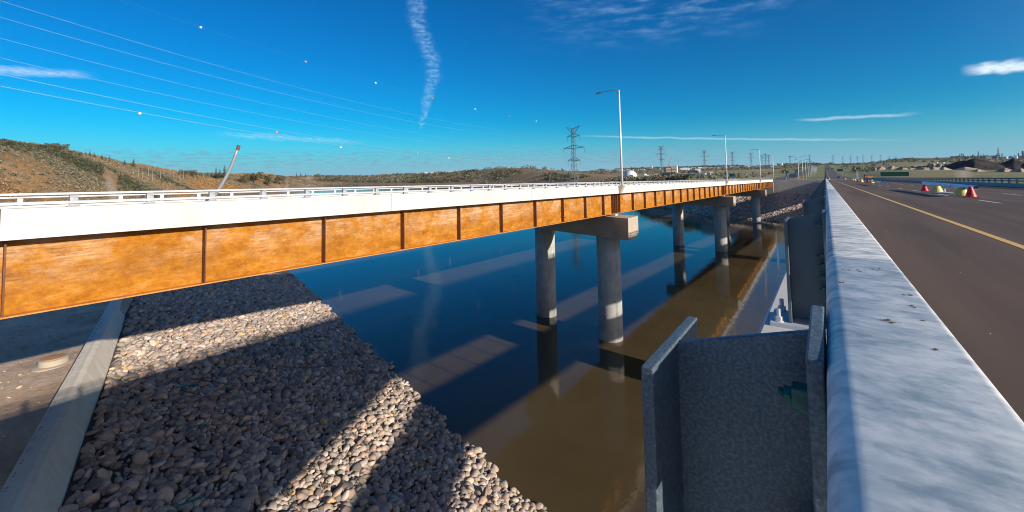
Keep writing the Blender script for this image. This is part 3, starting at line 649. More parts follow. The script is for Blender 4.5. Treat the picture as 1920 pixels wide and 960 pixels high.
# painted lines
ZR = -1.076
def strip(x0, x1, y0, y1, z=ZR): mb = MB(); mb.add([(x0, y0, z), (x1, y0, z), (x1, y1, z), (x0, y1, z)], [(0, 1, 2, 3)]); return mb
tag(strip(2.30, 2.42, NB0, NB1).build('yellow_edge_line', M['yellow'], shear=True), kind='structure')
mb = MB()
for x, off in ((5.55, 25.2), (8.75, 27), (12.0, 30)):
    y = off-36
    while y < 262: mb.add([(x-.06, y, ZR), (x+.06, y, ZR), (x+.06, y+3, ZR), (x-.06, y+3, ZR)], [(0, 1, 2, 3)]); y += 9
tag(mb.build('lane_dashes', M['white'], shear=True), kind='structure')
# road beyond the bridges, both carriageways
def roadstrip(name, x0, x1, dz, m_, y0=262.2, bend=0):
    ys = list(np.arange(y0, 3200, 12)); vs = []; xs = lambda Y: bend*max(0, Y-700)**2*1e-6*40
    for Y in ys: vs += [(x0+xs(Y), Y, roadz(Y)+dz), (x1+xs(Y), Y, roadz(Y)+dz)]
    F = [(2*i, 2*i+1, 2*i+3, 2*i+2) for i in range(len(ys)-1)]; mb = MB(); mb.add(vs, F); return mb.build(name, m_)
tag(roadstrip('road', .3, 14.6, 0, M['farasphalt']), kind='structure')
tag(roadstrip('road', -38.4, -22.5, -.05, M['farasphalt'], 258.5), kind='structure')
tag(roadstrip('yellow_edge_line', 2.28, 2.45, .03, M['yellow']), kind='structure')

# ------------------------------------------------------------------ concrete walls
w_ = MB()
sec = [(-6.0, -12.0), (-5.62, -12.0), (-5.35, -11.97), (-5.1, -12.12), (-4.42, -13.6), (-4.42, -14.6), (-6.0, -14.6)]
def wall_pts(t_): return [tuple(sk(s-(.024 if s < -5.5 else .032)*(t_-27), t_))+(z,) for s, z in sec]
t0_, t1_ = -2, 75
nseg = 30; ts = np.linspace(t0_, t1_, nseg+1)
for a, b in zip(ts, ts[1:]):
    A = wall_pts(a+.006); B = wall_pts(b-.006); m_ = len(sec); w_.add(A+B, [tuple(range(m_)), tuple(range(2*m_-1, m_-1, -1))]+[(i, m_+i, m_+(i+1) % m_, (i+1) % m_) for i in range(m_)])
rw = w_.build('retaining_wall', M['wallc'], None, bevel=.01); tag(rw, 'long low concrete wall with bolt recesses along the top of the boulder slope', 'wall')
fs = MB()
for k in range(46):
    t_ = 5+k*1.05
    for dx_ in (-.12, .12):
        c = sk(-5.85-.024*(t_-27), t_+dx_); fs.lathe([(.045, -12.01), (.045, -11.965)], 8, (c[0], c[1]))
fs.build('bolt_row', M['steel'], rw)
# far abutment wall between and under the bridges
mb = MB(); pts2 = [(-60, 268), (-39.2, 262.3), (-22, 262.3), (2, 262.3), (16, 262.3), (30, 268)]
for (x0, y0), (x1, y1) in zip(pts2, pts2[1:]):
    z0 = -5.55 if x0 > -39.2 and x0 < 16 else -7; z1 = -5.55 if -39.2 < x1 <= 16 else -7
    if x1 == -39.2: z1 = -5.55
    zt0, zt1 = -5.5-(2 if x0 < -39.3 or x0 > 16.1 else 0), -5.5-(2 if x1 > 16.1 else 0)
    mb.add([(x0, y0, -15), (x1, y1, -15), (x1, y1, zt1), (x0, y0, zt0), (x0, y0+7, -15), (x1, y1+7, -15), (x1, y1+7, zt1-.12), (x0, y0+7, zt0-.12)],
           [(0, 1, 2, 3), (5, 4, 7, 6), (3, 2, 6, 7), (0, 3, 7, 4), (1, 5, 6, 2)])
tag(mb.build('retaining_wall', M['concrete']), 'tall pale concrete abutment wall on the far bank, half in the shadow of the foreground bridge', 'wall')

# manhole and odds on the bank
_mp = onz(100, 688, -12.6); mh = empty('manhole', (_mp[0], _mp[1], -12.5)); mh.scale = (.78, .78, .8); tag(mh, 'round concrete manhole ring with an orange cover in the dirt left of the low wall', 'manhole')
mb = MB(); mb.lathe([(1.35, -.2), (1.35, .12), (1.2, .16), (.98, .18), (.95, .62), (.8, .66)], 36); mb.build('ring', M['cap'], mh, smooth=False)
mb = MB(); mb.lathe([(.78, .64), (.78, .72), (.1, .76)], 30); mb.build('cover', M['pileo'], mh)
# teal strips lying on the boulders
tl = [((330, 727), (372, 720), 'teal strip on the boulders, highest up the slope near the low wall'), ((348, 806), (386, 796), 'teal strip on the boulders, middle one of the three near the low wall'),
      ((330, 950), (384, 931), 'largest teal strip on the boulders, at the bottom edge of the picture')]
for (a, b, lab) in tl:
    for zz in np.arange(-13.5, -21.5, -.05):
        p = onz(*a, zz); s_ = .297*p[0]+.955*p[1]
        if bank_z(s_)+.42 <= zz+.03 and s_ > -4.9 and bank_z(s_)+.42 > zz-.03: break
    q = onz(*b, zz); mb = MB(); P_, Q_ = Vector(p), Vector(q); d_ = (Q_-P_).normalized(); n_ = Vector((-d_.y, d_.x, 0))*.055
    vs = [P_-n_, Q_-n_, Q_+n_, P_+n_]; mb.add([tuple(v) for v in vs]+[tuple(v+Vector((0, 0, .03))) for v in vs], [(0, 1, 2, 3), (7, 6, 5, 4), (0, 4, 5, 1), (1, 5, 6, 2), (2, 6, 7, 3), (3, 7, 4, 0)])
    tag(mb.build('plastic_strip', M['teal']), lab, 'plastic strip', 'teal strips on the boulder slope')

# ------------------------------------------------------------------ placing things on the far ground
def ground(px, d):
    x, y, z = terr(np.array([float(px)]), np.array([float(d)])); return float(x[0]), float(y[0]), float(z[0])
def hit(px, y, dmin=62, dmax=9000):      # first ground the line of sight meets
    D = np.geomspace(dmin, dmax, 700); x, yy, z = terr(np.full_like(D, float(px)), D)
    r = ray(px, y); fw = -r[0]*math.sin(PSI)+r[1]*math.cos(PSI); zr = r[2]/fw*D
    k = np.where((z >= zr) & (z > WZ))[0]
    return float(D[k[0]]) if len(k) else None
def mpp(d): return d/803.0
# lamps --------------------------------------------------------------
lampn = ['tall single-arm street lamp nearest on the left-hand bridge, above its first pier', 'second street lamp along the left-hand bridge, above its middle pier',
         'third street lamp along the left-hand bridge, above its last pier', 'last street lamp of the left-hand bridge, at its far abutment']
L0 = empty('street_lamp')
H_ = 12.7
mb = MB(); mb.tube([(0, 0, 0), (0, 0, H_)], [.16, .085], 12); mb.build('pole', M['lampm'], L0, smooth=True)
mb = MB(); mb.box(-.22, .22, -.22, .22, 0, .05); mb.build('base_plate', M['galvwhite'], L0)
mb = MB(); mb.tube([(0, 0, H_-.15), (-.8, 0, H_+.02), (-1.8, 0, H_+.08), (-2.5, 0, H_+.0)], [.06, .055, .05, .045], 8); mb.build('arm', M['armm'], L0, smooth=True)
mb = MB(); mb.prism([(-3.35, H_-.06), (-3.3, H_-.11), (-2.5, H_-.08), (-2.4, H_+.04), (-2.6, H_+.09), (-3.2, H_+.03)], -.17, .17); mb.build('lamp_head', M['armm'], L0)
for k, y in enumerate(LAMPY):
    o = L0 if k == 0 else copy_tree(L0); o.location = (-21.66, y, -.80-G*y); tag(o, lampn[k], 'street lamp', 'street lamps along the left-hand bridge')
D0 = empty('double_street_lamp'); H2 = 12.6
mb = MB(); mb.tube([(0, 0, 0), (0, 0, H2)], [.17, .09], 10); mb.build('pole', M['lampm'], D0, smooth=True)
for sg in (-1, 1):
    mb = MB(); mb.tube([(0, 0, H2-.9), (sg*1.3, 0, H2-.25), (sg*2.9, 0, H2+.1)], .06, 8); mb.build('arm', M['armm'], D0)
    mb = MB(); mb.box(min(sg*2.8, sg*3.9), max(sg*2.8, sg*3.9), -.2, .2, H2-.02, H2+.2); mb.build('lamp_head', M['armm'], D0)
for k in range(12):
    y = 266+52*k; o = D0 if k == 0 else copy_tree(D0); o.location = (-11.2, y, roadz(y)-.4)
    tag(o, f'white double-armed street lamp between the two far carriageways, {ORD[k]} one counted from the camera', 'street lamp', 'double street lamps on the far median')

# road barriers with cones -------------------------------------------
def onroad(px, py):
    r = ray(px, py); t = -1.08/(r[2]+G*r[1]); return (r[0]*t, r[1]*t, r[2]*t)
def cone(name, mtl, p, r, h, lab, grp, base=True):
    e = empty(name, p)
    mb = MB(); mb.lathe([(r, .03), (r*.97, .06), (r*(.52 if mtl is not M['red'] else .34), h-.03), (r*(.42 if mtl is not M['red'] else .24), h)], 22); mb.build('body', mtl, e, smooth=False)
    if base: mb = MB(); mb.box(-r*1.15, r*1.15, -r*1.15, r*1.15, 0, .04); mb.build('base', mtl, e)
    tag(e, lab, 'traffic cone' if mtl is M['red'] else 'drum', grp); return e
def beam(name, x, y0, y1, z0, z1, lab):
    e = empty(name, (x, y0, z0))
    dz = z1-z0
    mb = MB(); w_, h_ = .07, .085
    def pr(yy, zz, hh, ww): return [(-ww, yy, zz-hh), (ww, yy, zz-hh), (ww, yy, zz+hh), (-ww, yy, zz+hh)]
    for part, mtl, off, hh, ww in (('beam', M['blue'], 0, h_, w_), ('underside_strip', M['white'], -h_-.02, .02, .07)):
        mb = MB(); mb.add(pr(0, off, hh, ww)+pr(y1-y0, dz+off, hh, ww), [(0, 1, 2, 3), (7, 6, 5, 4), (0, 4, 5, 1), (1, 5, 6, 2), (2, 6, 7, 3), (3, 7, 4, 0)]); mb.build(part, mtl, e)
    mb = MB(); mb.box(-.055, .055, -.12, -.005, -.055, .06); mb.build('end_cap', M['black'], e)
    return e
bz = lambda y: -1.08-G*y
B1 = beam('road_barrier', 6.2, 31.8, 46.5, -.57-G*31.8, -.47-G*46.5, '')
tag(B1, 'long blue beam lying across cones and drums on the road, nearest of the road barriers', 'road barrier', 'blue beam road barriers')
jy = 9.0-3.2
mb = MB(); mb.tube([(-.05, 4.4, -.02), (-.15, 6.4, -.28)], .03, 8); mb.tube([(-.15, 6.4, -.28), (-.15, 6.4, bz(37.4)-(-.57-G*31.8)+.1)], .055, 10); mb.tube([(-.15, 6.1, -.24), (-.15, 6.7, -.24)], .07, 8); mb.build('stand', M['galvwhite'], B1)
mb = MB(); mb.box(-.5, .2, 5.9, 6.9, bz(37.4)-(-.57-G*31.8)+.02, bz(37.4)-(-.57-G*31.8)+.07); mb.build('foot', M['galvwhite'], B1)
grp = 'cones and drums holding up the blue beams'
cone('traffic_cone', M['red'], onroad(1821, 370), .22, .56, 'red cone at the near right end of the nearest blue beam', grp)
cone('traffic_drum', M['yell'], onroad(1803, 367.5), .34, .47, 'yellow drum beside the red cone at the near end of the nearest blue beam', grp, False)
cone('traffic_drum', M['yell'], onroad(1757, 360.5), .34, .47, 'yellow drum under the far left end of the nearest blue beam', grp, False)
cone('traffic_cone', M['red'], onroad(1734, 358.5), .22, .46, 'red cone under the far left tip of the nearest blue beam', grp)
B2 = beam('road_barrier', 5.6, 70, 84, -.62-G*70, -.55-G*84, ''); tag(B2, 'shorter-looking blue beam on cones farther up the road, behind the nearest one', 'road barrier', 'blue beam road barriers')
for (px, py, m_, r_, h_, lab) in ((1634, 343.4, 'yell', .42, .62, 'yellow drum at the near end of the second blue beam up the road'), (1628, 342.6, 'red', .3, .6, 'orange-red cone left of the yellow drum at the near end of the second blue beam'),
        (1615, 341.6, 'yell', .42, .6, 'yellow drum under the far end of the second blue beam up the road'), (1609.5, 341.2, 'red', .3, .55, 'small red cone at the far tip of the second blue beam'),
        (1603, 338.6, 'yell', .4, .55, 'tiny yellow drum up the road, right one of a pair beyond the second beam'), (1599, 338.2, 'yell', .4, .55, 'tiny yellow drum up the road, left one of a pair beyond the second beam'),
        (1585, 336.4, 'yell', .45, .7, 'faint pale drum far up the road beside the parked pickup')):
    cone('traffic_cone' if m_ == 'red' else 'traffic_drum', M[m_], onroad(px, py), r_, h_, lab, grp, m_ == 'red')
# pickup and van at the bridge end
def truck(p, rz, body, lab, s=1.0, name='pickup_truck', cat='pickup truck'):
    e = empty(name, p, rz); e.scale = (s, s, s)
    mb = MB(); mb.prism([(-2.7, .5), (-2.7, 1.1), (-.5, 1.12), (-.2, 1.8), (1.1, 1.8), (1.6, 1.15), (2.6, 1.0), (2.7, .5)], -.95, .95); mb.build('body', body, e, bevel=.05)
    mb = MB(); mb.prism([(-.42, 1.2), (-.2, 1.7), (1.05, 1.7), (1.45, 1.2)], -.96, .96); mb.build('side_window', M['winm'], e)
    mb = MB(); mb.add([(1.15, -.8, 1.79), (1.15, .8, 1.79), (1.64, .8, 1.17), (1.64, -.8, 1.17)], [(0, 1, 2, 3)]); mb.build('windscreen', M['winm'], e)
    for x in (-1.7, 1.7):
        for y in (-.85, .85):
            mb = MB(); mb.tube([(x, y-.12, .4), (x, y+.12, .4)], .4, 16); mb.build('wheel', M['black'], e)
    for y in (-.7, .7):
        mb = MB(); mb.box(2.66, 2.72, y-.15, y+.15, .78, .92); mb.build('headlight', M['galvwhite'], e)
    tag(e, lab, cat); return e
truck(onroad(1573, 335.6), math.radians(-95), M['bdark'], 'dark pickup truck parked far up the road near the end of the bridge')
truck(onroad(1552, 339.3), math.radians(-90), M['bwhite'], 'white vehicle close behind the guard railing far up the road', .55, 'small_utility_cart', 'cart')

# signs ---------------------------------------------------------------
def sign(px, ytop, ybot, wpx, d, mtl, lab, name='road_sign', cat='road sign', legs=2, grp=None, back=None):
    X, Y, Z = ground(px, d); zt = hz(px, ytop, d); zb = hz(px, ybot, d); wm_ = wpx*mpp(d)
    e = empty(name, (X, Y, min(Z, zb-.2)), math.atan2(X, Y)*-1+math.radians(4)); z0 = e.location.z
    mb = MB(); mb.box(-wm_/2, wm_/2, -.05, .05, zb-z0, zt-z0); mb.build('panel', mtl, e)
    mb = MB(); t_ = min(.12, wm_*.03); 
    for a, b, c, dd in ((-wm_/2, wm_/2, zt-z0-t_, zt-z0), (-wm_/2, wm_/2, zb-z0, zb-z0+t_), (-wm_/2, -wm_/2+t_, zb-z0+t_, zt-z0-t_), (wm_/2-t_, wm_/2, zb-z0+t_, zt-z0-t_)): mb.box(a, b, -.07, -.052, c, dd)
    mb.build('border', M['bwhite'] if mtl is M['green'] else M['bdark'], e)
    for k in range(legs):
        x = 0 if legs == 1 else (-.35+.7*k/(legs-1))*wm_
        mb = MB(); mb.tube([(x, .12, -.5), (x, .12, zt-z0-.1)], .09, 6); mb.build('leg', M['steel'], e)
    tag(e, lab, cat, grp); return e
sign(1675.5, 322, 330.8, 41, 262, M['green'], 'largest green highway sign, wide panel beyond the far right-hand railing', legs=3)
sign(1574, 316, 321.8, 10, 420, M['green'], 'green highway sign on the right verge of the far road')
sign(1550, 315.4, 318, 7, 900, M['green'], 'left one of two tiny green signs over the farthest stretch of road', legs=1)
sign(1559, 315.2, 317.6, 5, 930, M['green'], 'right one of two tiny green signs over the farthest stretch of road', legs=1)
sign(1493, 318.5, 323.5, 6, 232, M['bluesign'], 'small blue-backed square sign, highest of the cluster left of the far double lamps', legs=1)
sign(1484.5, 326, 333, 10, 236, M['bluesign'], 'wide blue-backed sign, lower left of the cluster by the orange mesh fence')
sign(1492, 324, 332, 7, 238, M['bluesign'], 'upright blue-backed sign, lower right of the cluster by the orange mesh fence')
sign(1372, 327.5, 333, 13, 330, M['bluesign'], 'blue-grey sign back standing alone between second and third bridge lamps')
sign(1473, 321, 331, 2, 280, M['bluesign'], 'narrow dark sign post left of the blue sign cluster', legs=1)
a = ground(1480, 231); b = ground(1504, 228); mb = MB()
for i in range(8):
    t1 = i/8; p = [a[j]+(b[j]-a[j])*t1 for j in range(3)]; mb.tube([(p[0], p[1], p[2]-.2), (p[0], p[1], p[2]+1.1)], .04, 6)
fe = empty('mesh_fence', (a[0], a[1], a[2])); mb2 = MB(); mb2.add([(0, 0, .1), (b[0]-a[0], b[1]-a[1], b[2]-a[2]+.1), (b[0]-a[0], b[1]-a[1], b[2]-a[2]+1.15), (0, 0, 1.15)], [(0, 1, 2, 3)])
mb2.build('mesh', M['orange'], fe); tag(fe, 'orange mesh safety fence at the end of the left-hand bridge', 'fence')
mb.v = [(x-a[0], y-a[1], z-a[2]) for x, y, z in mb.v]; mb.build('post', M['steel'], fe)
# concrete marker column by the road and the orange machine
p = ground(1606, 238); e = empty('concrete_post', p); mb = MB(); mb.prism([(-.5, -1), (.5, -1), (.42, 4.6), (-.42, 4.6)], -.45, .45); mb.build('shaft', M['bwhite'], e); mb = MB(); mb.box(-.8, .8, -.8, .8, -1, .3); mb.build('footing', M['concrete'], e)
tag(e, 'pale upright concrete post on the verge left of the large green sign', 'post')
p = ground(1628, 226); e = empty('road_roller', (p[0], p[1], p[2]+.4)); e.rotation_euler = (0, 0, .3)
mb = MB(); mb.prism([(-2.2, .5), (-2.2, 1.3), (1.8, 1.2), (2.2, .6)], -.8, .8); mb.build('body', M['orange'], e, bevel=.05)
mb = MB(); mb.box(-1.9, -.9, -.7, .7, 1.32, 2.3); mb.build('cab', M['bdark'], e)
for x in (-1.5, 1.5):
    mb = MB(); mb.tube([(x, -.8, .55), (x, .8, .55)], .55, 18); mb.build('drum', M['black'], e)
tag(e, 'orange road machine with a dark cab standing beyond the end of the road bridge', 'machine')

# pylons --------------------------------------------------------------
PY = empty('pylon'); HP = 60.0
def halfw(z): t_ = z/HP; return 4.3*(1-t_/.5)+1.25*(t_/.5) if t_ < .5 else 1.25-.35*(t_-.5)/.5
mb = MB(); lv = list(np.linspace(0, .5, 8)*HP)+list(np.linspace(.56, .97, 9)*HP); r_ = .15
for a, b in zip(lv, lv[1:]):
    wa, wb = halfw(a), halfw(b)
    ca = [(wa, wa), (-wa, wa), (-wa, -wa), (wa, -wa)]; cb = [(wb, wb), (-wb, wb), (-wb, -wb), (wb, -wb)]
    for k in range(4):
        mb.tube([(*ca[k], a), (*cb[k], b)], r_*1.4, 4, False); mb.tube([(*ca[k], a), (*cb[(k+1) % 4], b)], r_*.8, 3, False); mb.tube([(*ca[(k+1) % 4], a), (*cb[k], b)], r_*.8, 3, False)
mb.build('tower', M['pylon'], PY)
ARMS = [(.70, 12.4), (.53, 7.2), (.86, 7.6)]
for zz, Lh in ARMS:
    mb = MB(); z = zz*HP; wz = halfw(z)
    for sg in (-1, 1):
        for yy in (-1, 1):
            mb.tube([(sg*wz, yy*wz, z), (sg*Lh, 0, z+.2)], .16, 4, False); mb.tube([(sg*wz, yy*wz, z+2.4), (sg*Lh, 0, z+.3)], .14, 4, False)
        for f_ in (.3, .6): mb.tube([(sg*(wz+(Lh-wz)*f_), 0, z), (sg*(wz+(Lh-wz)*f_), 0, z+2.4*(1-f_))], .1, 3, False)
    mb.build('crossarm', M['pylon'], PY)
mb = MB()
for sg in (-1, 1):
    for yy in (-.8, .8): mb.tube([(sg*.8, yy, .9*HP), (sg*8.0, 0, HP)], .16, 4, False); mb.tube([(0, yy, .965*HP), (sg*8.0, 0, HP)], .14, 4, False)
mb.build('peak', M['pylon'], PY)
mb = MB()
for zz, Lh in ARMS:
    for sg in (-1, 1): mb.tube([(sg*Lh, 0, zz*HP), (sg*Lh, 0, zz*HP-3.6)], .12, 5)
mb.build('insulator', M['bdark'], PY)
PL = [(1076, 237, 400), (1240, 273, 830), (1321, 281, 1150), (1373.5, 284, 1450), (1408.5, 286, 1700), (1429, 290, 2000), (1435.5, 287, 1850), (1441.5, 290, 2100), (1481.5, 292, 2400), (1518.5, 290, 2250), (1562, 290.5, 2350), (1580.5, 293, 2700), (1595.5, 291.5, 2500), (1608, 292, 2600), (1618.5, 290, 2500), (1635, 291, 2600), (1652, 290, 2550), (1667.5, 292.5, 3000), (1677.5, 293, 3200), (1681, 292.5, 3100), (1692.5, 293, 3200)]
pyl = []
for k, (px, yt, d) in enumerate(PL):
    o = PY if k == 0 else copy_tree(PY)
    x, y, z = ground(px, d); top = hz(px, yt, d); s = (top-z)/HP
    s = min(s, 1.15) if k else s
    o.location = (x, y, top-s*HP); o.scale = (s,)*3; o.rotation_euler = (0, 0, math.radians(-20 if k < 10 else 10))
    tag(o, ('nearest and tallest lattice power pylon, behind the green mound' if k == 0 else f'lattice power pylon on the skyline, {ORD[k]} from the left'), 'pylon', 'power pylons along the skyline'); pyl.append((x, y, top-s*HP, s, o.rotation_euler[2]))
# cables: plan line from the first pylon past the left edge of the picture
def plan(s_, off=0):                     # lateral, forward -> world
    la, fo = 58-254*s_, 400-280*s_; la += off*.74; fo -= off*.67
    return la*math.cos(PSI)-fo*math.sin(PSI), la*math.sin(PSI)+fo*math.cos(PSI), la, fo
def s_at(px, off):
    u = (px-CX)/801.0; s0, s1 = -.2, 1.3
    for _ in range(60):
        sm = (s0+s1)/2; _, _, la, fo = plan(sm, off)
        if la/fo > u: s0 = sm
        else: s1 = sm
    return (s0+s1)/2
def zfit(pts_, off):
    S = []; Zs = []
    for px, py in pts_:
        s_ = s_at(px, off); _, _, la, fo = plan(s_, off); S.append(s_); Zs.append(hz(px, py, fo))
    return np.polyfit(S, Zs, 2)
WR = [(-7.6, [(0, 5), (300, 95), (620, 181), (960, 246), (1070, 257)]), (7.6, [(0, 34), (240, 102), (480, 167), (700, 215), (960, 252), (1070, 262)]), (-12.4, [(0, 73), (320, 155), (600, 219), (800, 252), (960, 271), (1062, 278)]),
      (12.4, [(0, 109), (150, 144), (545, 229), (960, 279), (1080, 284)]), (-7.2, [(0, 141), (300, 202), (590, 257), (820, 288), (1066, 302)]), (7.2, [(0, 160), (260, 214), (555, 262), (720, 284), (900, 299), (1078, 304)])]
wl = ['topmost', 'second highest', 'third highest', 'fourth highest', 'fifth highest, second from the bottom', 'lowest']
fits = []
for k, (off, pts_) in enumerate(WR):
    c = zfit(pts_, off); fits.append((off, c)); P = []
    for s_ in np.linspace(0, 1.06, 60):
        x, y, _, _ = plan(s_, off); P.append((x, y, float(np.polyval(c, s_))))
    mb = MB(); mb.tube(P, .024 if k < 4 else .036, 5); tag(mb.build('power_cable', M['wire'], smooth=True), f'{wl[k]} of the six cables sweeping across the left sky', 'cable', 'power cables from the nearest pylon')
# ground wires that carry the marker balls
gw = [(0, [(370, 50.5), (571, 115), (704, 154.5), (812, 183.5), (892, 203.5), (957, 217.5), (1007, 226), (1066, 237)]), (9.5, [(258, 212), (517, 247), (638, 275.5), (782, 287), (841, 295.5), (936, 297)])]
for k, (off, pts_) in enumerate(gw):
    c = zfit(pts_, off); P = [(plan(s_, off)[0], plan(s_, off)[1], float(np.polyval(c, s_))) for s_ in np.linspace(0, 1.06, 50)]
    mb = MB(); mb.tube(P, .018, 4); tag(mb.build('ground_wire', M['pylon']), ['hair-thin wire high in the sky threading the upper row of marker balls', 'hair-thin wire threading the lower row of marker balls'][k], 'cable')
    for j, (px, py) in enumerate(pts_[:7 if k == 0 else 6]):
        s_ = s_at(px, off); x, y, la, fo = plan(s_, off); z = float(np.polyval(c, s_)); z = hz(px, py+1, fo)
        e = empty('marker_ball', (x, y, z)); mtl = M['ballo'] if (j % 2 == 1) else M['ball']
        mb = MB(); mb.lathe([(.05, -.5), (.3, -.42), (.48, -.18), (.52, 0), (.48, .18), (.3, .42), (.05, .5)], 18); mb.build('shell', mtl, e, smooth=True)
        mb = MB(); mb.box(-.12, .12, -.12, .12, .46, .62); mb.build('clamp', M['steel'], e)
        tag(e, f'{"orange" if j % 2 else "white"} marker ball, {ORD[j]} from the left in the {"upper" if k == 0 else "lower"} row', 'marker ball', 'marker balls on the power line')
def armpt(p, zz, off):
    x, y, z, s, r = p; return (x+math.cos(r)*off*s, y+math.sin(r)*off*s, z+zz*HP*s)
n_ = 0
for a in range(0, 3):
    for zz, Lh in ARMS[:2]:
        for sg in (-1, 1):
            A = armpt(pyl[a], zz, sg*Lh); B = armpt(pyl[a+1], zz, sg*Lh); P = []
            for t_ in np.linspace(0, 1, 16): P.append(tuple(A[i]+(B[i]-A[i])*t_-(22*4*t_*(1-t_)*.5 if i == 2 else 0)-(3.6 if i == 2 else 0) for i in range(3)))
            mb = MB(); mb.tube(P, .07+.03*a, 4); n_ += 1
            tag(mb.build('power_cable', M['pylon']), f'faint dark cable from pylon {["one to two","two to three","three to four"][a]}, {["left wide arm","right wide arm","left low arm","right low arm"][(n_-1)%4]}', 'cable', 'faint cables between the skyline pylons')

# leaning curved boom behind the left bridge --------------------------------
dB = 31
P = [atd(x, y, dB) for x, y in ((446, 278), (441, 292), (434.5, 310), (425, 330), (413, 350), (401, 368))]
P.append(np.array([P[-1][0]-.3, P[-1][1], -1.5-G*P[-1][1]])); P = P[::-1]
e = empty('steel_boom', tuple(P[0])); mb = MB(); mb.tube([tuple(p-P[0]) for p in P], [.15, .14, .125, .115, .105, .1, .09], 8); mb.build('mast', M['steel'], e, smooth=True)
mb = MB(); mb.tube([tuple(P[-1]-P[0]+np.array([0, 0, -.1])), tuple(P[-1]-P[0]+np.array([.08, .02, .2]))], .13, 8); mb.build('tip', M['bark'], e)
tag(e, 'curved grey steel boom leaning up against the sky behind the left-hand bridge', 'boom')

# ------------------------------------------------------------------ vegetation
def leafcloud(C, R, tone, n, seed, size=.28, flat=.8):
    r = np.random.default_rng(seed); m_ = len(C)
    u = r.normal(size=(m_, n, 3)); u /= np.linalg.norm(u, axis=2, keepdims=True)
    rad = r.uniform(.35, 1.0, (m_, n, 1))**.6
    lump = 1+.28*np.sin(u[:, :, 0:1]*4+r.uniform(0, 6, (m_, 1, 1)))*np.cos(u[:, :, 1:2]*5+r.uniform(0, 6, (m_, 1, 1)))
    P = u*rad*lump*R[:, None, :]+C[:, None, :]
    a = r.normal(size=(m_, n, 3)); a /= np.linalg.norm(a, axis=2, keepdims=True); b = np.cross(a, r.normal(size=(m_, n, 3))); b /= np.linalg.norm(b, axis=2, keepdims=True)+1e-9
    s = (R[:, 0][:, None, None]*size)*r.uniform(.6, 1.3, (m_, n, 1))
    V = np.stack([P-a*s-b*s*.5, P+a*s-b*s*.5, P+b*s], 2).reshape(-1, 3)
    F = np.arange(m_*n*3).reshape(-1, 3)
    T = np.clip(np.repeat(tone[:, None], n*3, 1)+r.normal(0, .03, (m_, n*3)), 0, 1).ravel()
    return V, F, T
def cover(name, lab, px0, px1, dfun, n, r0, r1, nf, seed, maskf, tonef, mtl='leaf', size=.28):
    r = np.random.default_rng(seed); px = r.uniform(px0, px1, n); lo, hi = dfun(px); d = lo+(hi-lo)*r.uniform(0, 1, n)**.8
    X, Y, Z = terr(px, d); k = (Z > WZ+.3) & maskf(px, d, X, Y, r); px, d, X, Y, Z = px[k], d[k], X[k], Y[k], Z[k]
    R0 = r.uniform(r0, r1, len(X))*(1+d/1500); R = np.stack([R0, R0, R0*r.uniform(.6, 1.1, len(X))], -1)
    V, F, T = leafcloud(np.stack([X, Y, Z+R[:, 2]*.55], -1), R, tonef(px, d, X, Y, r), nf, seed+1, size)
    o = npmesh(name, V, F, M[mtl], False, dict(tone=T)); tag(o, lab, 'vegetation', kind='stuff'); return o
footf = lambda p: np.interp(p, [-900, 0, 200, 300, 400, 500, 560, 620], [70, 115, 190, 270, 420, 620, 900, 1400])
ridf = lambda p: np.interp(p, [-900, 0, 100, 200, 300, 400, 500, 600], [230, 280, 330, 430, 560, 750, 1000, 1500])
def m_hill(px, d, X, Y, r):
    f = fbm(X/26, Y/26, 4, 99); keep = f > -.75
    nobare = ~((np.abs(px-(212+(d-250)*.02-9*np.sin(d/40))) < 15) & (d < 330))
    grass = (px < 110-(d-150)*.25+20*np.sin(d/30)) & (d < 235)
    return keep & nobare & ~(grass & (r.random(len(px)) > .16))
def t_hill(px, d, X, Y, r):
    return np.clip(.42+.38*fbm(X/40, Y/40, 4, 123)+.25*(r.random(len(px))-.5)+.08*np.clip((px-250)/200, 0, 1), 0, 1)
cover('shrubs', 'autumn shrubs and brush clothing the hillside behind the left-hand bridge', -260, 640, lambda p: (footf(p)+(ridf(p)-footf(p))*.12, ridf(p)*1.06), 15000, .7, 1.5, 36, 5, m_hill, t_hill)
cover('shrubs', 'low scrub dotted over the orange grass hillside at far left', -260, 260, lambda p: (footf(p)*1.1, ridf(p)), 5000, .3, .6, 14, 15, lambda px, d, X, Y, r: np.ones(len(px), bool), lambda px, d, X, Y, r: np.clip(.6+.3*fbm(X/20, Y/20, 3, 12)+.2*(r.random(len(px))-.5), 0, 1), size=.4)
cover('woods', 'distant band of woods along the opposite river shore', 590, 905, lambda p: (np.interp(p, [560, 600, 700, 870, 1000], [2350, 1950, 1370, 1060, 740])*.985, np.interp(p, [560, 600, 700, 870, 1000], [2350, 1950, 1370, 1060, 740])*1.28), 3600, 2.2, 3.6, 34, 25,
      lambda px, d, X, Y, r: r.random(len(px)) < np.clip((910-px)/170, 0, 1)*np.clip(.8+fbm(px/30, d/90, 3, 2), .15, 1), lambda px, d, X, Y, r: np.clip(.16+.2*(r.random(len(px))-.5)+.16*fbm(X/80, Y/80, 3, 4)+.08, 0, 1))
cover('shrubs', 'scrub and bushes along the shore below the green mound', 880, 1290, lambda p: (np.interp(p, [870, 1000, 1200, 1300], [1080, 780, 335, 268]), np.interp(p, [870, 1000, 1200, 1300], [1250, 900, 420, 330])), 1500, 1.0, 2.4, 30, 35,
      lambda px, d, X, Y, r: fbm(X/30, Y/30, 3, 41) > -.1, lambda px, d, X, Y, r: np.clip(.28+.4*(r.random(len(px))-.5), 0, 1))
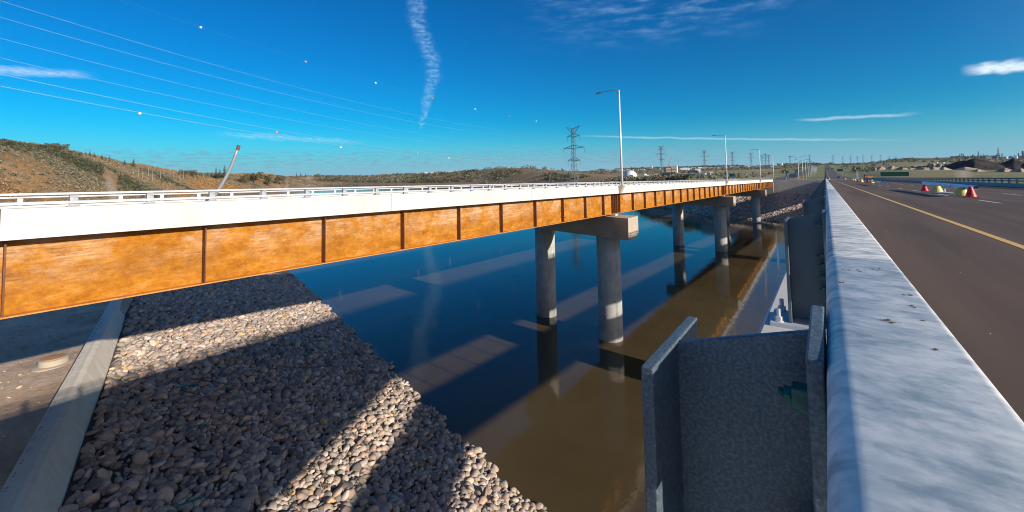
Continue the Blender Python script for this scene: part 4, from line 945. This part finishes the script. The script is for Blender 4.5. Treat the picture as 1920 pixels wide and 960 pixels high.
cover('shrubs', 'scattered scrub over the far plains around the distant town', 880, 1960, lambda p: (np.full(len(p), 300.), np.full(len(p), 3300.)), 5200, 1.2, 3.6, 16, 45,
      lambda px, d, X, Y, r: (np.abs(X+10) > 46) & (fbm(X/150, Y/150, 3, 51) > -.05) & ~((px > 1640) & (d < 1500) & (r.random(len(px)) > .06*(d > 450))), lambda px, d, X, Y, r: np.clip(.15+.25*r.random(len(px)), 0, 1), size=.35)
cover('woods', 'dark line of trees along the far skyline', 1120, 1960, lambda p: (np.full(len(p), 3300.), np.full(len(p), 4600.)), 2600, 2.5, 4.2, 16, 55, lambda px, d, X, Y, r: fbm(px/40, px/40, 3, 61) > -.35, lambda px, d, X, Y, r: np.clip(.05+.1*r.random(len(px)), 0, 1), size=.4)

def conifer(px, ytop, ybase, lab, seed, d=None):
    d = d or hit(px, ybase) or 400; x, y, z = ground(px, d); h = max(hz(px, ytop, d)-z, 3); r = random.Random(seed)
    e = empty('spruce_tree', (x, y, z-.3)); h += .3
    mb = MB(); mb.tube([(0, 0, 0), (0, 0, h)], [h*.022, h*.004], 6); mb.build('trunk', M['bark'], e)
    mb = MB(); n = int(170)
    for i in range(n):
        t_ = (i/n)**.8; zz = h*(.14+.86*t_); R = h*.20*(1-t_)**.85*r.uniform(.55, 1.15)+.05*h*.2; a = r.uniform(0, 6.283)
        w_ = R*r.uniform(.22, .42); dz = R*r.uniform(.15, .5); ca, sa = math.cos(a), math.sin(a)
        mb.add([(ca*R*.08, sa*R*.08, zz), (ca*R-sa*w_, sa*R+ca*w_, zz-dz), (ca*R*1.12, sa*R*1.12, zz-dz*.9), (ca*R+sa*w_, sa*R-ca*w_, zz-dz)], [(0, 1, 2, 3)])
    mb.build('crown', M['conif'], e); tag(e, lab, 'spruce', 'spruces on the left skyline')
cl = [(158, 283, 297), (166, 281, 297), (174, 284, 299), (189, 287, 301), (203, 291, 305), (232, 297, 312), (248.5, 295.5, 314), (404, 312, 336), (411, 314, 336), (420, 308, 337), (555, 323, 333), (563, 322, 333), (572, 324, 334)]
for k, c in enumerate(cl): conifer(*c, f'dark spruce on the left skyline, {ORD[k]} from the left among the spruces', 900+k)
def bushtree(px, ytop, ybase, wpx, lab, seed, mtl='ltree', name='bush', cat='bush', grp=None, bare=False):
    d = hit(px, ybase) or 400; x, y, z = ground(px, d); h = max(hz(px, ytop, d)-z, 1.5); R = wpx*mpp(d)/2; r = np.random.default_rng(seed)
    e = empty(name, (x, y, z-.3)); mb = MB()
    for k in range(5):
        a = r.uniform(0, 6.28); mb.tube([(0, 0, 0), (math.cos(a)*R*.3, math.sin(a)*R*.3, h*.45), (math.cos(a)*R*.7, math.sin(a)*R*.7, h*.85)], [h*.03, h*.02, h*.006], 5)
    mb.build('trunk', M['bark'], e)
    nC = 9; C = np.stack([r.normal(0, R*.42, nC), r.normal(0, R*.42, nC), h*.25+h*.5*r.random(nC)], -1); Rr = np.stack([np.full(nC, R*.42)]*2+[np.full(nC, h*.24)], -1)
    V, F, T = leafcloud(C, Rr, np.zeros(nC), 60, seed, .22); o = npmesh('crown', V, F, M[mtl], parent=e); tag(e, lab, cat, grp)
bl = [(14, 264, 275, 26), (50, 269, 280, 20), (78, 268, 280, 16), (97, 263.5, 282, 24), (113, 268, 284, 18), (131, 280, 291, 12), (142, 283, 294, 14)]
for k, c in enumerate(bl): bushtree(*c, f'grey-green bush on the crest of the left hill, {ORD[k]} from the left', 300+k, 'ltree', grp='bushes on the crest of the left hill')
tl_ = [(476, 320, 345, 30), (500, 326, 347, 26), (520, 327, 346, 24), (455, 326, 346, 22), (345, 316, 333, 16), (362, 317, 334, 18)]
for k, c in enumerate(sorted(tl_)): bushtree(*c, f'rounded olive and gold tree at the foot of the left hills, {ORD[k]} from the left', 400+k, 'ltree', 'broadleaf_tree', 'tree', 'broadleaf trees at the foot of the left hills')
r7 = random.Random(3)
for k in range(16):
    px = 250+k*9.5+r7.uniform(-3, 3); d = hit(px, 334+r7.uniform(-6, 5)) or 350; x, y, z = ground(px, d); h = r7.uniform(7, 11)
    e = empty('bare_poplar', (x, y, z-.3)); mb = MB(); mb.tube([(0, 0, 0), (r7.uniform(-.4, .4), 0, h)], [.2, .07], 5); mb.build('trunk', M['pale_bark'], e)
    mb = MB()
    for j in range(14): a = r7.uniform(0, 6.28); zz = h*r7.uniform(.45, .95); l_ = r7.uniform(.5, 1.3); mb.tube([(0, 0, zz), (math.cos(a)*l_, math.sin(a)*l_, zz+l_*.9)], [.05, .02], 3, False)
    mb.build('branch', M['pale_bark'], e); tag(e, f'thin pale leafless poplar on the left hillside, {ORD[k]} from the left', 'tree', 'leafless poplars on the left hillside')

# ------------------------------------------------------------------ distant town and works
def building(px, ybase, wpx, hpx, mtl, lab, roof=None, grp=None, name='building', kind='box', d=None, rz=None):
    d = d or hit(px, ybase) or 3000; x, y, z = ground(px, d); s = mpp(d); w2 = wpx*s/2; h = hpx*s; e = empty(name, (x, y, z-1)); e.rotation_euler = (0, 0, -math.atan2(x, y)+(rz if rz is not None else random.uniform(-.3, .3)))
    h += 1; dp = w2*random.uniform(.7, 1.2)
    if kind == 'dome':
        mb = MB(); mb.lathe([(w2*math.cos(a), 1+(h-1)*math.sin(a)) for a in np.linspace(0, 1.5, 9)], 28); mb.build('shell', mtl, e, smooth=True); mb = MB(); mb.box(-w2*.2, w2*.2, -w2*1.02, -w2*.8, 0, h*.35); mb.build('door', M['bdark'], e)
    elif kind == 'tank':
        mb = MB(); mb.lathe([(w2, 0), (w2, h*.92), (w2*.3, h)], 24); mb.build('shell', mtl, e); mb = MB(); mb.tube([(w2*1.05, 0, 0), (w2*1.05, 0, h)], w2*.06, 5); mb.build('ladder', M['steel'], e)
    elif kind == 'gable':
        mb = MB(); mb.box(-w2, w2, -dp, dp, 0, h*.72); mb.build('wall', mtl, e)
        mb = MB(); mb.add([(-w2*1.04, -dp*1.04, h*.72), (w2*1.04, -dp*1.04, h*.72), (w2*1.04, dp*1.04, h*.72), (-w2*1.04, dp*1.04, h*.72), (-w2*1.04, 0, h), (w2*1.04, 0, h)], [(0, 1, 5, 4), (2, 3, 4, 5), (0, 4, 3), (1, 2, 5), (0, 3, 2, 1)]); mb.build('roof', roof or M['bwhite'], e)
        mb = MB(); mb.box(-w2*.15, w2*.15, -dp-.06, -dp+.1, 0, h*.5); mb.build('door', M['bdark'], e)
    else:
        mb = MB(); mb.box(-w2, w2, -dp, dp, 0, h*.96); mb.build('wall', mtl, e); mb = MB(); mb.box(-w2*1.03, w2*1.03, -dp*1.03, dp*1.03, h*.96, h); mb.build('roof', roof or M['bgrey'], e)
        n = max(2, int(wpx/1.6)); 
        for i in range(min(n, 6)):
            xx = -w2+2*w2*(i+.5)/min(n, 6); mb = MB(); mb.box(xx-w2*.5/min(n, 6), xx+w2*.5/min(n, 6), -dp-.08, -dp+.05, h*.45, h*.7); mb.build('window', M['winm'], e)
    tag(e, lab, name.replace('_', ' '), grp); return e
building(1181, 331.5, 25, 12, M['bwhite'], 'big white dome beyond the left-hand bridge, right of its nearest lamp', kind='dome', name='storage_dome')
building(1208, 330.5, 9, 5, M['bwhite'], 'small white dome right of the big one', kind='dome', name='storage_dome')
building(1213.5, 331.5, 5, 3, M['bwhite'], 'tiniest of the three white domes, far right', kind='dome', name='storage_dome')
building(1179, 335, 22, 2.4, M['bwhite'], 'long flat white shed in front of the big dome', name='warehouse')
building(1221, 318.6, 4.5, 7, M['bwhite'], 'white block tower standing tallest on the town skyline', name='apartment_block', d=2900)
building(1227, 319, 6, 3.4, M['btan'], 'low tan block right of the white block tower', name='apartment_block', d=2850)
building(1253, 329, 26, 6, M['bdark'], 'wide dark blue industrial hall in the middle of the works', name='factory_hall')
building(1239, 326, 6, 7, M['btan'], 'brown factory block left of the tallest works tower', name='factory_block')
building(1251, 324, 9, 9, M['btan'], 'brown stepped factory block with dark gaps, middle of the works', name='factory_block')
building(1262, 324, 8, 11, M['btan'], 'tall brown factory block at the centre of the works', name='factory_block')
building(1268.5, 324, 3.4, 14, M['bwhite'], 'slim pale tower at the right of the brown factory blocks', kind='tank', name='silo')
building(1283, 321, 16, 6, M['bwhite'], 'white gabled hall right of the slim pale tower', kind='gable', name='warehouse')
building(1300, 324, 18, 5, M['bgrey'], 'grey hall with a pale roof below the white gabled hall', M['bwhite'], name='warehouse')
building(1308, 321.5, 10, 5, M['bwhite'], 'white hall with dark front right of the gabled one', kind='gable', name='warehouse')
building(1287, 330, 30, 4, M['bdark'], 'long low dark shed right of the wide industrial hall', M['bgrey'], name='factory_hall')
building(1315, 329, 12, 4, M['bwhite'], 'white low warehouse at the right end of the works', name='warehouse')
building(1326, 328.5, 9, 3.6, M['bwhite'], 'small white warehouse beyond the right end of the works', kind='gable', name='warehouse')
building(1332, 325, 7, 3, M['bwhite'], 'white shed furthest right of the works', name='warehouse')
p0 = atd(1249, 322, 1400); e = empty('construction_crane', tuple(ground(1249, 1400))); hh = hz(1255.5, 296.5, 1400)-e.location.z
mb = MB(); mb.tube([(0, 0, 0), (13*1.0, 6, hh)], [1.4, .7], 4)
mb.build('boom', M['redm'], e); mb = MB(); mb.box(-4, 4, -3, 3, 0, 5); mb.build('cab', M['redm'], e); tag(e, 'red lattice crane boom slanting up above the distant works', 'crane')
rb = random.Random(12); k = 0
strips = [(700, 870, 327, 20, 3, 1.6), (905, 920, 321, 0, 3, 2), (1120, 1215, 320.5, 20, 3, 2.2), (1225, 1240, 319.5, 2, 3, 2), (1270, 1345, 318.5, 15, 3, 2.2), (1345, 1460, 317.5, 26, 3, 2.2), (1460, 1500, 313.5, 3, 3, 2)]
specs = []
for x0, x1, yb, n, w0, h0 in strips:
    for i in range(n): specs.append((x0+(x1-x0)*(i+rb.uniform(.2, .8))/n, yb+rb.uniform(-.8, 1.2), rb.uniform(2.5, 8), rb.uniform(1.6, 3.2)))
specs.sort()
far_d = lambda px: 3000 if px > 1100 else 1750
for k, (px, yb, w_, h_) in enumerate(specs):
    m_ = rb.choice(['bwhite', 'bwhite', 'bwhite', 'btan', 'bgrey'])
    d = far_d(px)*rb.uniform(.85, 1.05); nm = {'bwhite': 'white', 'btan': 'tan', 'bgrey': 'grey'}[m_]
    building(px, yb, w_, h_, M[m_], f'tiny {nm} building of the skyline town, {ORD[k] if k < len(ORD) else str(k)} from the left', grp='tiny buildings along the town skyline', kind=rb.choice(['box', 'gable']), d=d)
building(829, 327, 34, 2.6, M['bwhite'], 'long white warehouse on the skyline left of the green mound', name='warehouse', d=1750)
building(1465.5, 314, 4, 5.5, M['bwhite'], 'pale water tower block on the skyline left of the far double lamps', kind='tank', name='silo', d=3000)
building(1756.5, 302.5, 3, 5, M['bwhite'], 'left one of two white silos on the right horizon', kind='tank', name='silo', d=1400)
building(1768.5, 302.5, 3, 5, M['bwhite'], 'right one of two white silos on the right horizon', kind='tank', name='silo', d=1400)
# earth mounds
def mound(px, d, wx, wy, h, mtl, lab, seed, rz=0, sk_=0.0, peaks=4):
    x, y, z = ground(px, d); e = None; n = 70; r = np.random.default_rng(seed)
    U, Vv = np.meshgrid(np.linspace(-1, 1, n), np.linspace(-1, 1, n//2), indexing='ij')
    Zr = np.clip(1-np.abs(U-sk_)**1.3/np.where(U < sk_, 1+sk_, 1-sk_)**1.3, 0, 1)*np.clip(1-np.abs(Vv)**1.2, 0, 1)
    Zr = np.minimum(Zr, .86+.1*fbm(U*3, Vv*2, 3, seed)); Zr = Zr*(1+.22*fbm(U*6, Vv*4, 4, seed+1))
    V = np.stack([U*wx, Vv*wy, Zr*h-.6], -1).reshape(-1, 3); idx = np.arange(n*(n//2)).reshape(n, n//2)
    F = np.stack([idx[:-1, :-1], idx[1:, :-1], idx[1:, 1:], idx[:-1, 1:]], -1).reshape(-1, 4)
    o = npmesh('earth_mound', V, F, mtl, True); o.location = (x, y, z); o.rotation_euler = (0, 0, -math.atan2(x, y)+rz); tag(o, lab, 'earth mound', 'earth mounds on the far bank')
def rough_heap(px, d, wx, wy, h, mtl, lab, seed, peaks, rz=0):
    x, y, z = ground(px, d); n = 130; m2_ = 60
    U, Vv = np.meshgrid(np.linspace(-1, 1, n), np.linspace(-1, 1, m2_), indexing='ij'); Zr = np.zeros_like(U)
    for cx_, cy_, w_, v_, hh_ in peaks: Zr = np.maximum(Zr, hh_*(1-np.abs(U-cx_)/w_-np.abs(Vv-cy_)/v_))
    Zr = np.clip(Zr, 0, 1); Zr = Zr*(1+.14*fbm(U*9, Vv*5, 5, seed))+.07*fbm(U*11, Vv*7, 5, seed+3, .65)*np.clip(Zr*6, 0, 1)
    V = np.stack([U*wx, Vv*wy, Zr*h-.7], -1).reshape(-1, 3); idx = np.arange(n*m2_).reshape(n, m2_)
    F = np.stack([idx[:-1, :-1], idx[1:, :-1], idx[1:, 1:], idx[:-1, 1:]], -1).reshape(-1, 4)
    o = npmesh('earth_mound', V, F, mtl, False); o.location = (x, y, z); o.rotation_euler = (0, 0, -math.atan2(x, y)+rz); tag(o, lab, 'earth mound', 'earth mounds on the far bank')
rough_heap(1870, 500, 82, 36, 15.5, M['piled'], 'biggest dark earth mound, its long slope rising below the refinery', 1, [(-.22, 0, .62, .9, 1.0), (.15, .1, .4, .8, .86), (.48, 0, .5, .9, .9), (.85, .1, .4, .9, .8), (-.5, .3, .3, .5, .35)])
rough_heap(2030, 540, 80, 34, 14, M['piled'], 'dark earth mound cut by the right edge of the picture', 2, [(-.5, 0, .5, .9, 1.0), (.2, .1, .6, .9, .8)])
hl = [(1778, 620, 34, 14, 6.5, 'piled', 'low dark broken heap left of the biggest mound'), (1752, 1050, 26, 14, 9, 'piled', 'small black heap below the two white silos'), (1712, 640, 20, 9, 4.0, 'piled', 'low dark heap above the right end of the large green sign'),
      (1735, 720, 22, 9, 5.5, 'piled', 'jagged dark heap right of the large green sign'), (1800, 760, 40, 12, 6, 'pilet', 'long tan berm behind the dark heaps'), (1745, 580, 44, 10, 3, 'pilet', 'low pinkish berm in front of the dark heaps'),
      (1700, 820, 50, 12, 4, 'pilet', 'long tan berm beyond the large green sign'), (1860, 900, 60, 14, 9, 'pilet', 'tan bank just below the refinery, behind the biggest mound'), (1895, 440, 34, 9, 3, 'pilet', 'pale low spoil heap at the foot of the biggest mound'),
      (1655, 700, 30, 9, 2.5, 'pilet', 'thin tan berm above the left end of the large green sign')]
for k, (px, d, wx, wy, h, m_, lab) in enumerate(hl):
    r9 = random.Random(60+k); tf = 1.7 if m_ == 'pilet' else 1.15; d = d*.86; rough_heap(px, d, wx*.95, wy, h*tf, M[m_], lab, 70+k, [(r9.uniform(-.8, .8), r9.uniform(-.2, .2), r9.uniform(.18, .4), .85, r9.uniform(.6, 1)) for _ in range(7)])
mound(1228, 560, 16, 8, 6.5, M['pileo'], 'orange earth heap left of the dark industrial hall', 6)
mound(1255, 600, 20, 9, 3, M['pileo'], 'low orange earth spread in front of the dark industrial hall', 7)
mound(886, 1270, 22, 14, 9, M['piled'], 'small pointed dark knob on the crest of the green mound', 8)
# refinery
rr = random.Random(8); st = []
for k in range(26):
    px = rr.uniform(1795, 1925); d = 3000*rr.uniform(.95, 1.05); h = rr.choice([4, 5, 6, 7, 9]); w_ = rr.uniform(.8, 1.6)
    st.append((px, w_, h, d))
st += [(1835.5, 1.4, 12, 3000), (1839, 1, 7, 3000), (1911, 2.4, 9, 2900), (1919, 3, 13, 2900)]
st.sort()
for k, (px, w_, h, d) in enumerate(st):
    building(px, 297, w_, h+1.2, rr.choice([M['bgrey'], M['bdark'], M['bluesign'], M['bgrey']]), f'thin refinery stack or column on the right horizon, {ORD[k]} from the left', kind='tank', name='refinery_column', grp='refinery columns on the right horizon', d=d)
bb = [(1812, 9, 3.2, 'bluesign'), (1843, 6, 3.6, 'bdark'), (1852, 8, 2.6, 'bwhite'), (1861, 9, 3.4, 'bluesign'), (1883, 9, 2.2, 'bwhite'), (1893, 8, 2.6, 'blue'), (1902, 8, 2.4, 'bwhite'), (1915, 10, 4, 'bluesign')]
for k, (px, w_, h, m_) in enumerate(bb): building(px, 298, w_, h+1.2, M[m_], f'low refinery shed on the right horizon, {ORD[k]} from the left', name='refinery_shed', grp='refinery sheds on the right horizon', d=2900)
x, y, z = ground(1873, 3000); e = empty('flare_tower', (x, y, z)); hh = hz(1873, 276, 3000)-z; mb = MB(); n = 10
for i in range(n):
    mb = MB(); a, b = hh*i/n, hh*(i+1)/n; wa = 6-4.6*i/n; wb = 6-4.6*(i+1)/n
    mb.add([(-wa, -wa, a), (wa, -wa, a), (wa, wa, a), (-wa, wa, a), (-wb, -wb, b), (wb, -wb, b), (wb, wb, b), (-wb, wb, b)], [(0, 1, 5, 4), (1, 2, 6, 5), (2, 3, 7, 6), (3, 0, 4, 7), (4, 5, 6, 7)]); mb.build('tower_section', M['redm'] if i % 2 == 0 else M['bwhite'], e)
tag(e, 'red and white banded flare tower rising highest above the refinery', 'tower')
# stones scattered on the asphalt
rs = random.Random(5); pm_ = MB()
for k in range(260):
    x, y = rs.uniform(.4, 9), rs.uniform(1.2, 22)**1.0; s = rs.uniform(.002, .006); a = rs.uniform(0, 6)
    z = -1.08-G*y+.002
    pm_.add([(x-s, y, z), (x, y-s*.8, z), (x+s*.9, y+s*.2, z), (x, y+s, z), (x, y, z+s*.9)], [(0, 1, 4), (1, 2, 4), (2, 3, 4), (3, 0, 4)])
tag(pm_.build('grit', M['white']), 'pale grit scattered on the dark asphalt', 'grit', kind='stuff')

# ------------------------------------------------------------------ air
HZ_ = MB(); HZ_.box(-9500, 7000, -3200, 9800, -31, 420)
hm_ = bpy.data.materials.new('haze'); hm_.use_nodes = True; ht = hm_.node_tree; ht.nodes.clear()
pv = ht.nodes.new('ShaderNodeVolumePrincipled'); pv.inputs['Density'].default_value = .000018; pv.inputs['Color'].default_value = (.80, .88, .95, 1); pv.inputs['Anisotropy'].default_value = .3
ho = ht.nodes.new('ShaderNodeOutputMaterial'); ht.links.new(pv.outputs[0], ho.inputs['Volume'])
tag(HZ_.build('haze', hm_), kind='stuff')

# weeds and sticks among the stones
rw_ = np.random.default_rng(44); n_ = 70; sw = rw_.uniform(2, 17, n_); tw = rw_.uniform(14, 60, n_)
cw = np.stack([.297*sw+TX*tw, .955*sw+TY*tw, bank_z(sw)+.38], -1); Rw = np.stack([rw_.uniform(.12, .32, n_)]*2+[rw_.uniform(.14, .34, n_)], -1)
Vw, Fw, Tw = leafcloud(cw, Rw, rw_.uniform(.02, .3, n_), 40, 45, .24)
tag(npmesh('weeds', Vw, Fw, M['leaf'], False, dict(tone=Tw)), 'small weeds sprouting between the stones of the near bank', 'weeds', kind='stuff')
for (a, b, lab) in (((548, 700), (640, 716), 'thin brown stick on the stones, upper one right of the low wall'), ((530, 722), (590, 741), 'thin brown stick on the stones, lower one right of the low wall')):
    a = (a[0]-190, a[1]+10); b = (b[0]-190, b[1]+10)
    for zz in np.arange(-13.5, -21.5, -.05):
        p = onz(*a, zz)
        if abs(bank_z(.297*p[0]+.955*p[1])+.45-zz) < .05: break
    q = onz(*b, zz-.25); mb = MB(); mb.tube([tuple(p), tuple((np.array(p)+np.array(q))/2+np.array([0, .05, .05])), tuple(q)], [.035, .03, .015], 6)
    tag(mb.build('stick', M['bark']), lab, 'stick', 'sticks on the near bank')
# clods and ruts of the dirt yard
cl_ = np.random.default_rng(9); n_ = 500; sw = -6.8-cl_.gamma(2, 4.5, n_); tw = cl_.uniform(15, 75, n_); sz = cl_.gamma(2, .018, n_)+.012
Vc, Fc, Tc = rockbatch(np.stack([.297*sw+TX*tw, .955*sw+TY*tw, np.full(n_, -12.42)], -1), np.stack([sz*1.4, sz, sz*.6], -1), cl_.random(n_), *ico(1), 10)
tag(npmesh('clods', Vc, Fc, M['dirt'], False), 'clods of earth scattered over the dirt left of the low wall', 'earth', kind='stuff')

# dirt flakes and a splinter lying on the rail top
fl_ = random.Random(31); mb = MB()
for (px, py, n_) in ((1590, 507, 5), (1612, 507, 5), (1640, 506, 6), (1572, 528, 5), (1700, 553, 3), (1716, 575, 3), (1728, 600, 2), (1660, 600, 4), (1680, 606, 4), (1760, 655, 2)):
    for _ in range(n_):
        r = ray(px+fl_.uniform(-9, 9), py+fl_.uniform(-2, 2)); t = -.1695/(r[2]+G*r[1]); x, y, z = r*t; q = fl_.uniform(.0008, .0024)
        mb.add([(x-q, y-q*.7, z), (x+q*1.3, y-q*.5, z), (x+q, y+q, z), (x-q*.8, y+q*.6, z), (x, y, z+q*.6)], [(0, 1, 4), (1, 2, 4), (2, 3, 4), (3, 0, 4)])
tag(mb.build('dirt_flakes', M['bark']), 'dark flakes of dirt scattered on top of the guard rail', 'dirt', kind='stuff')
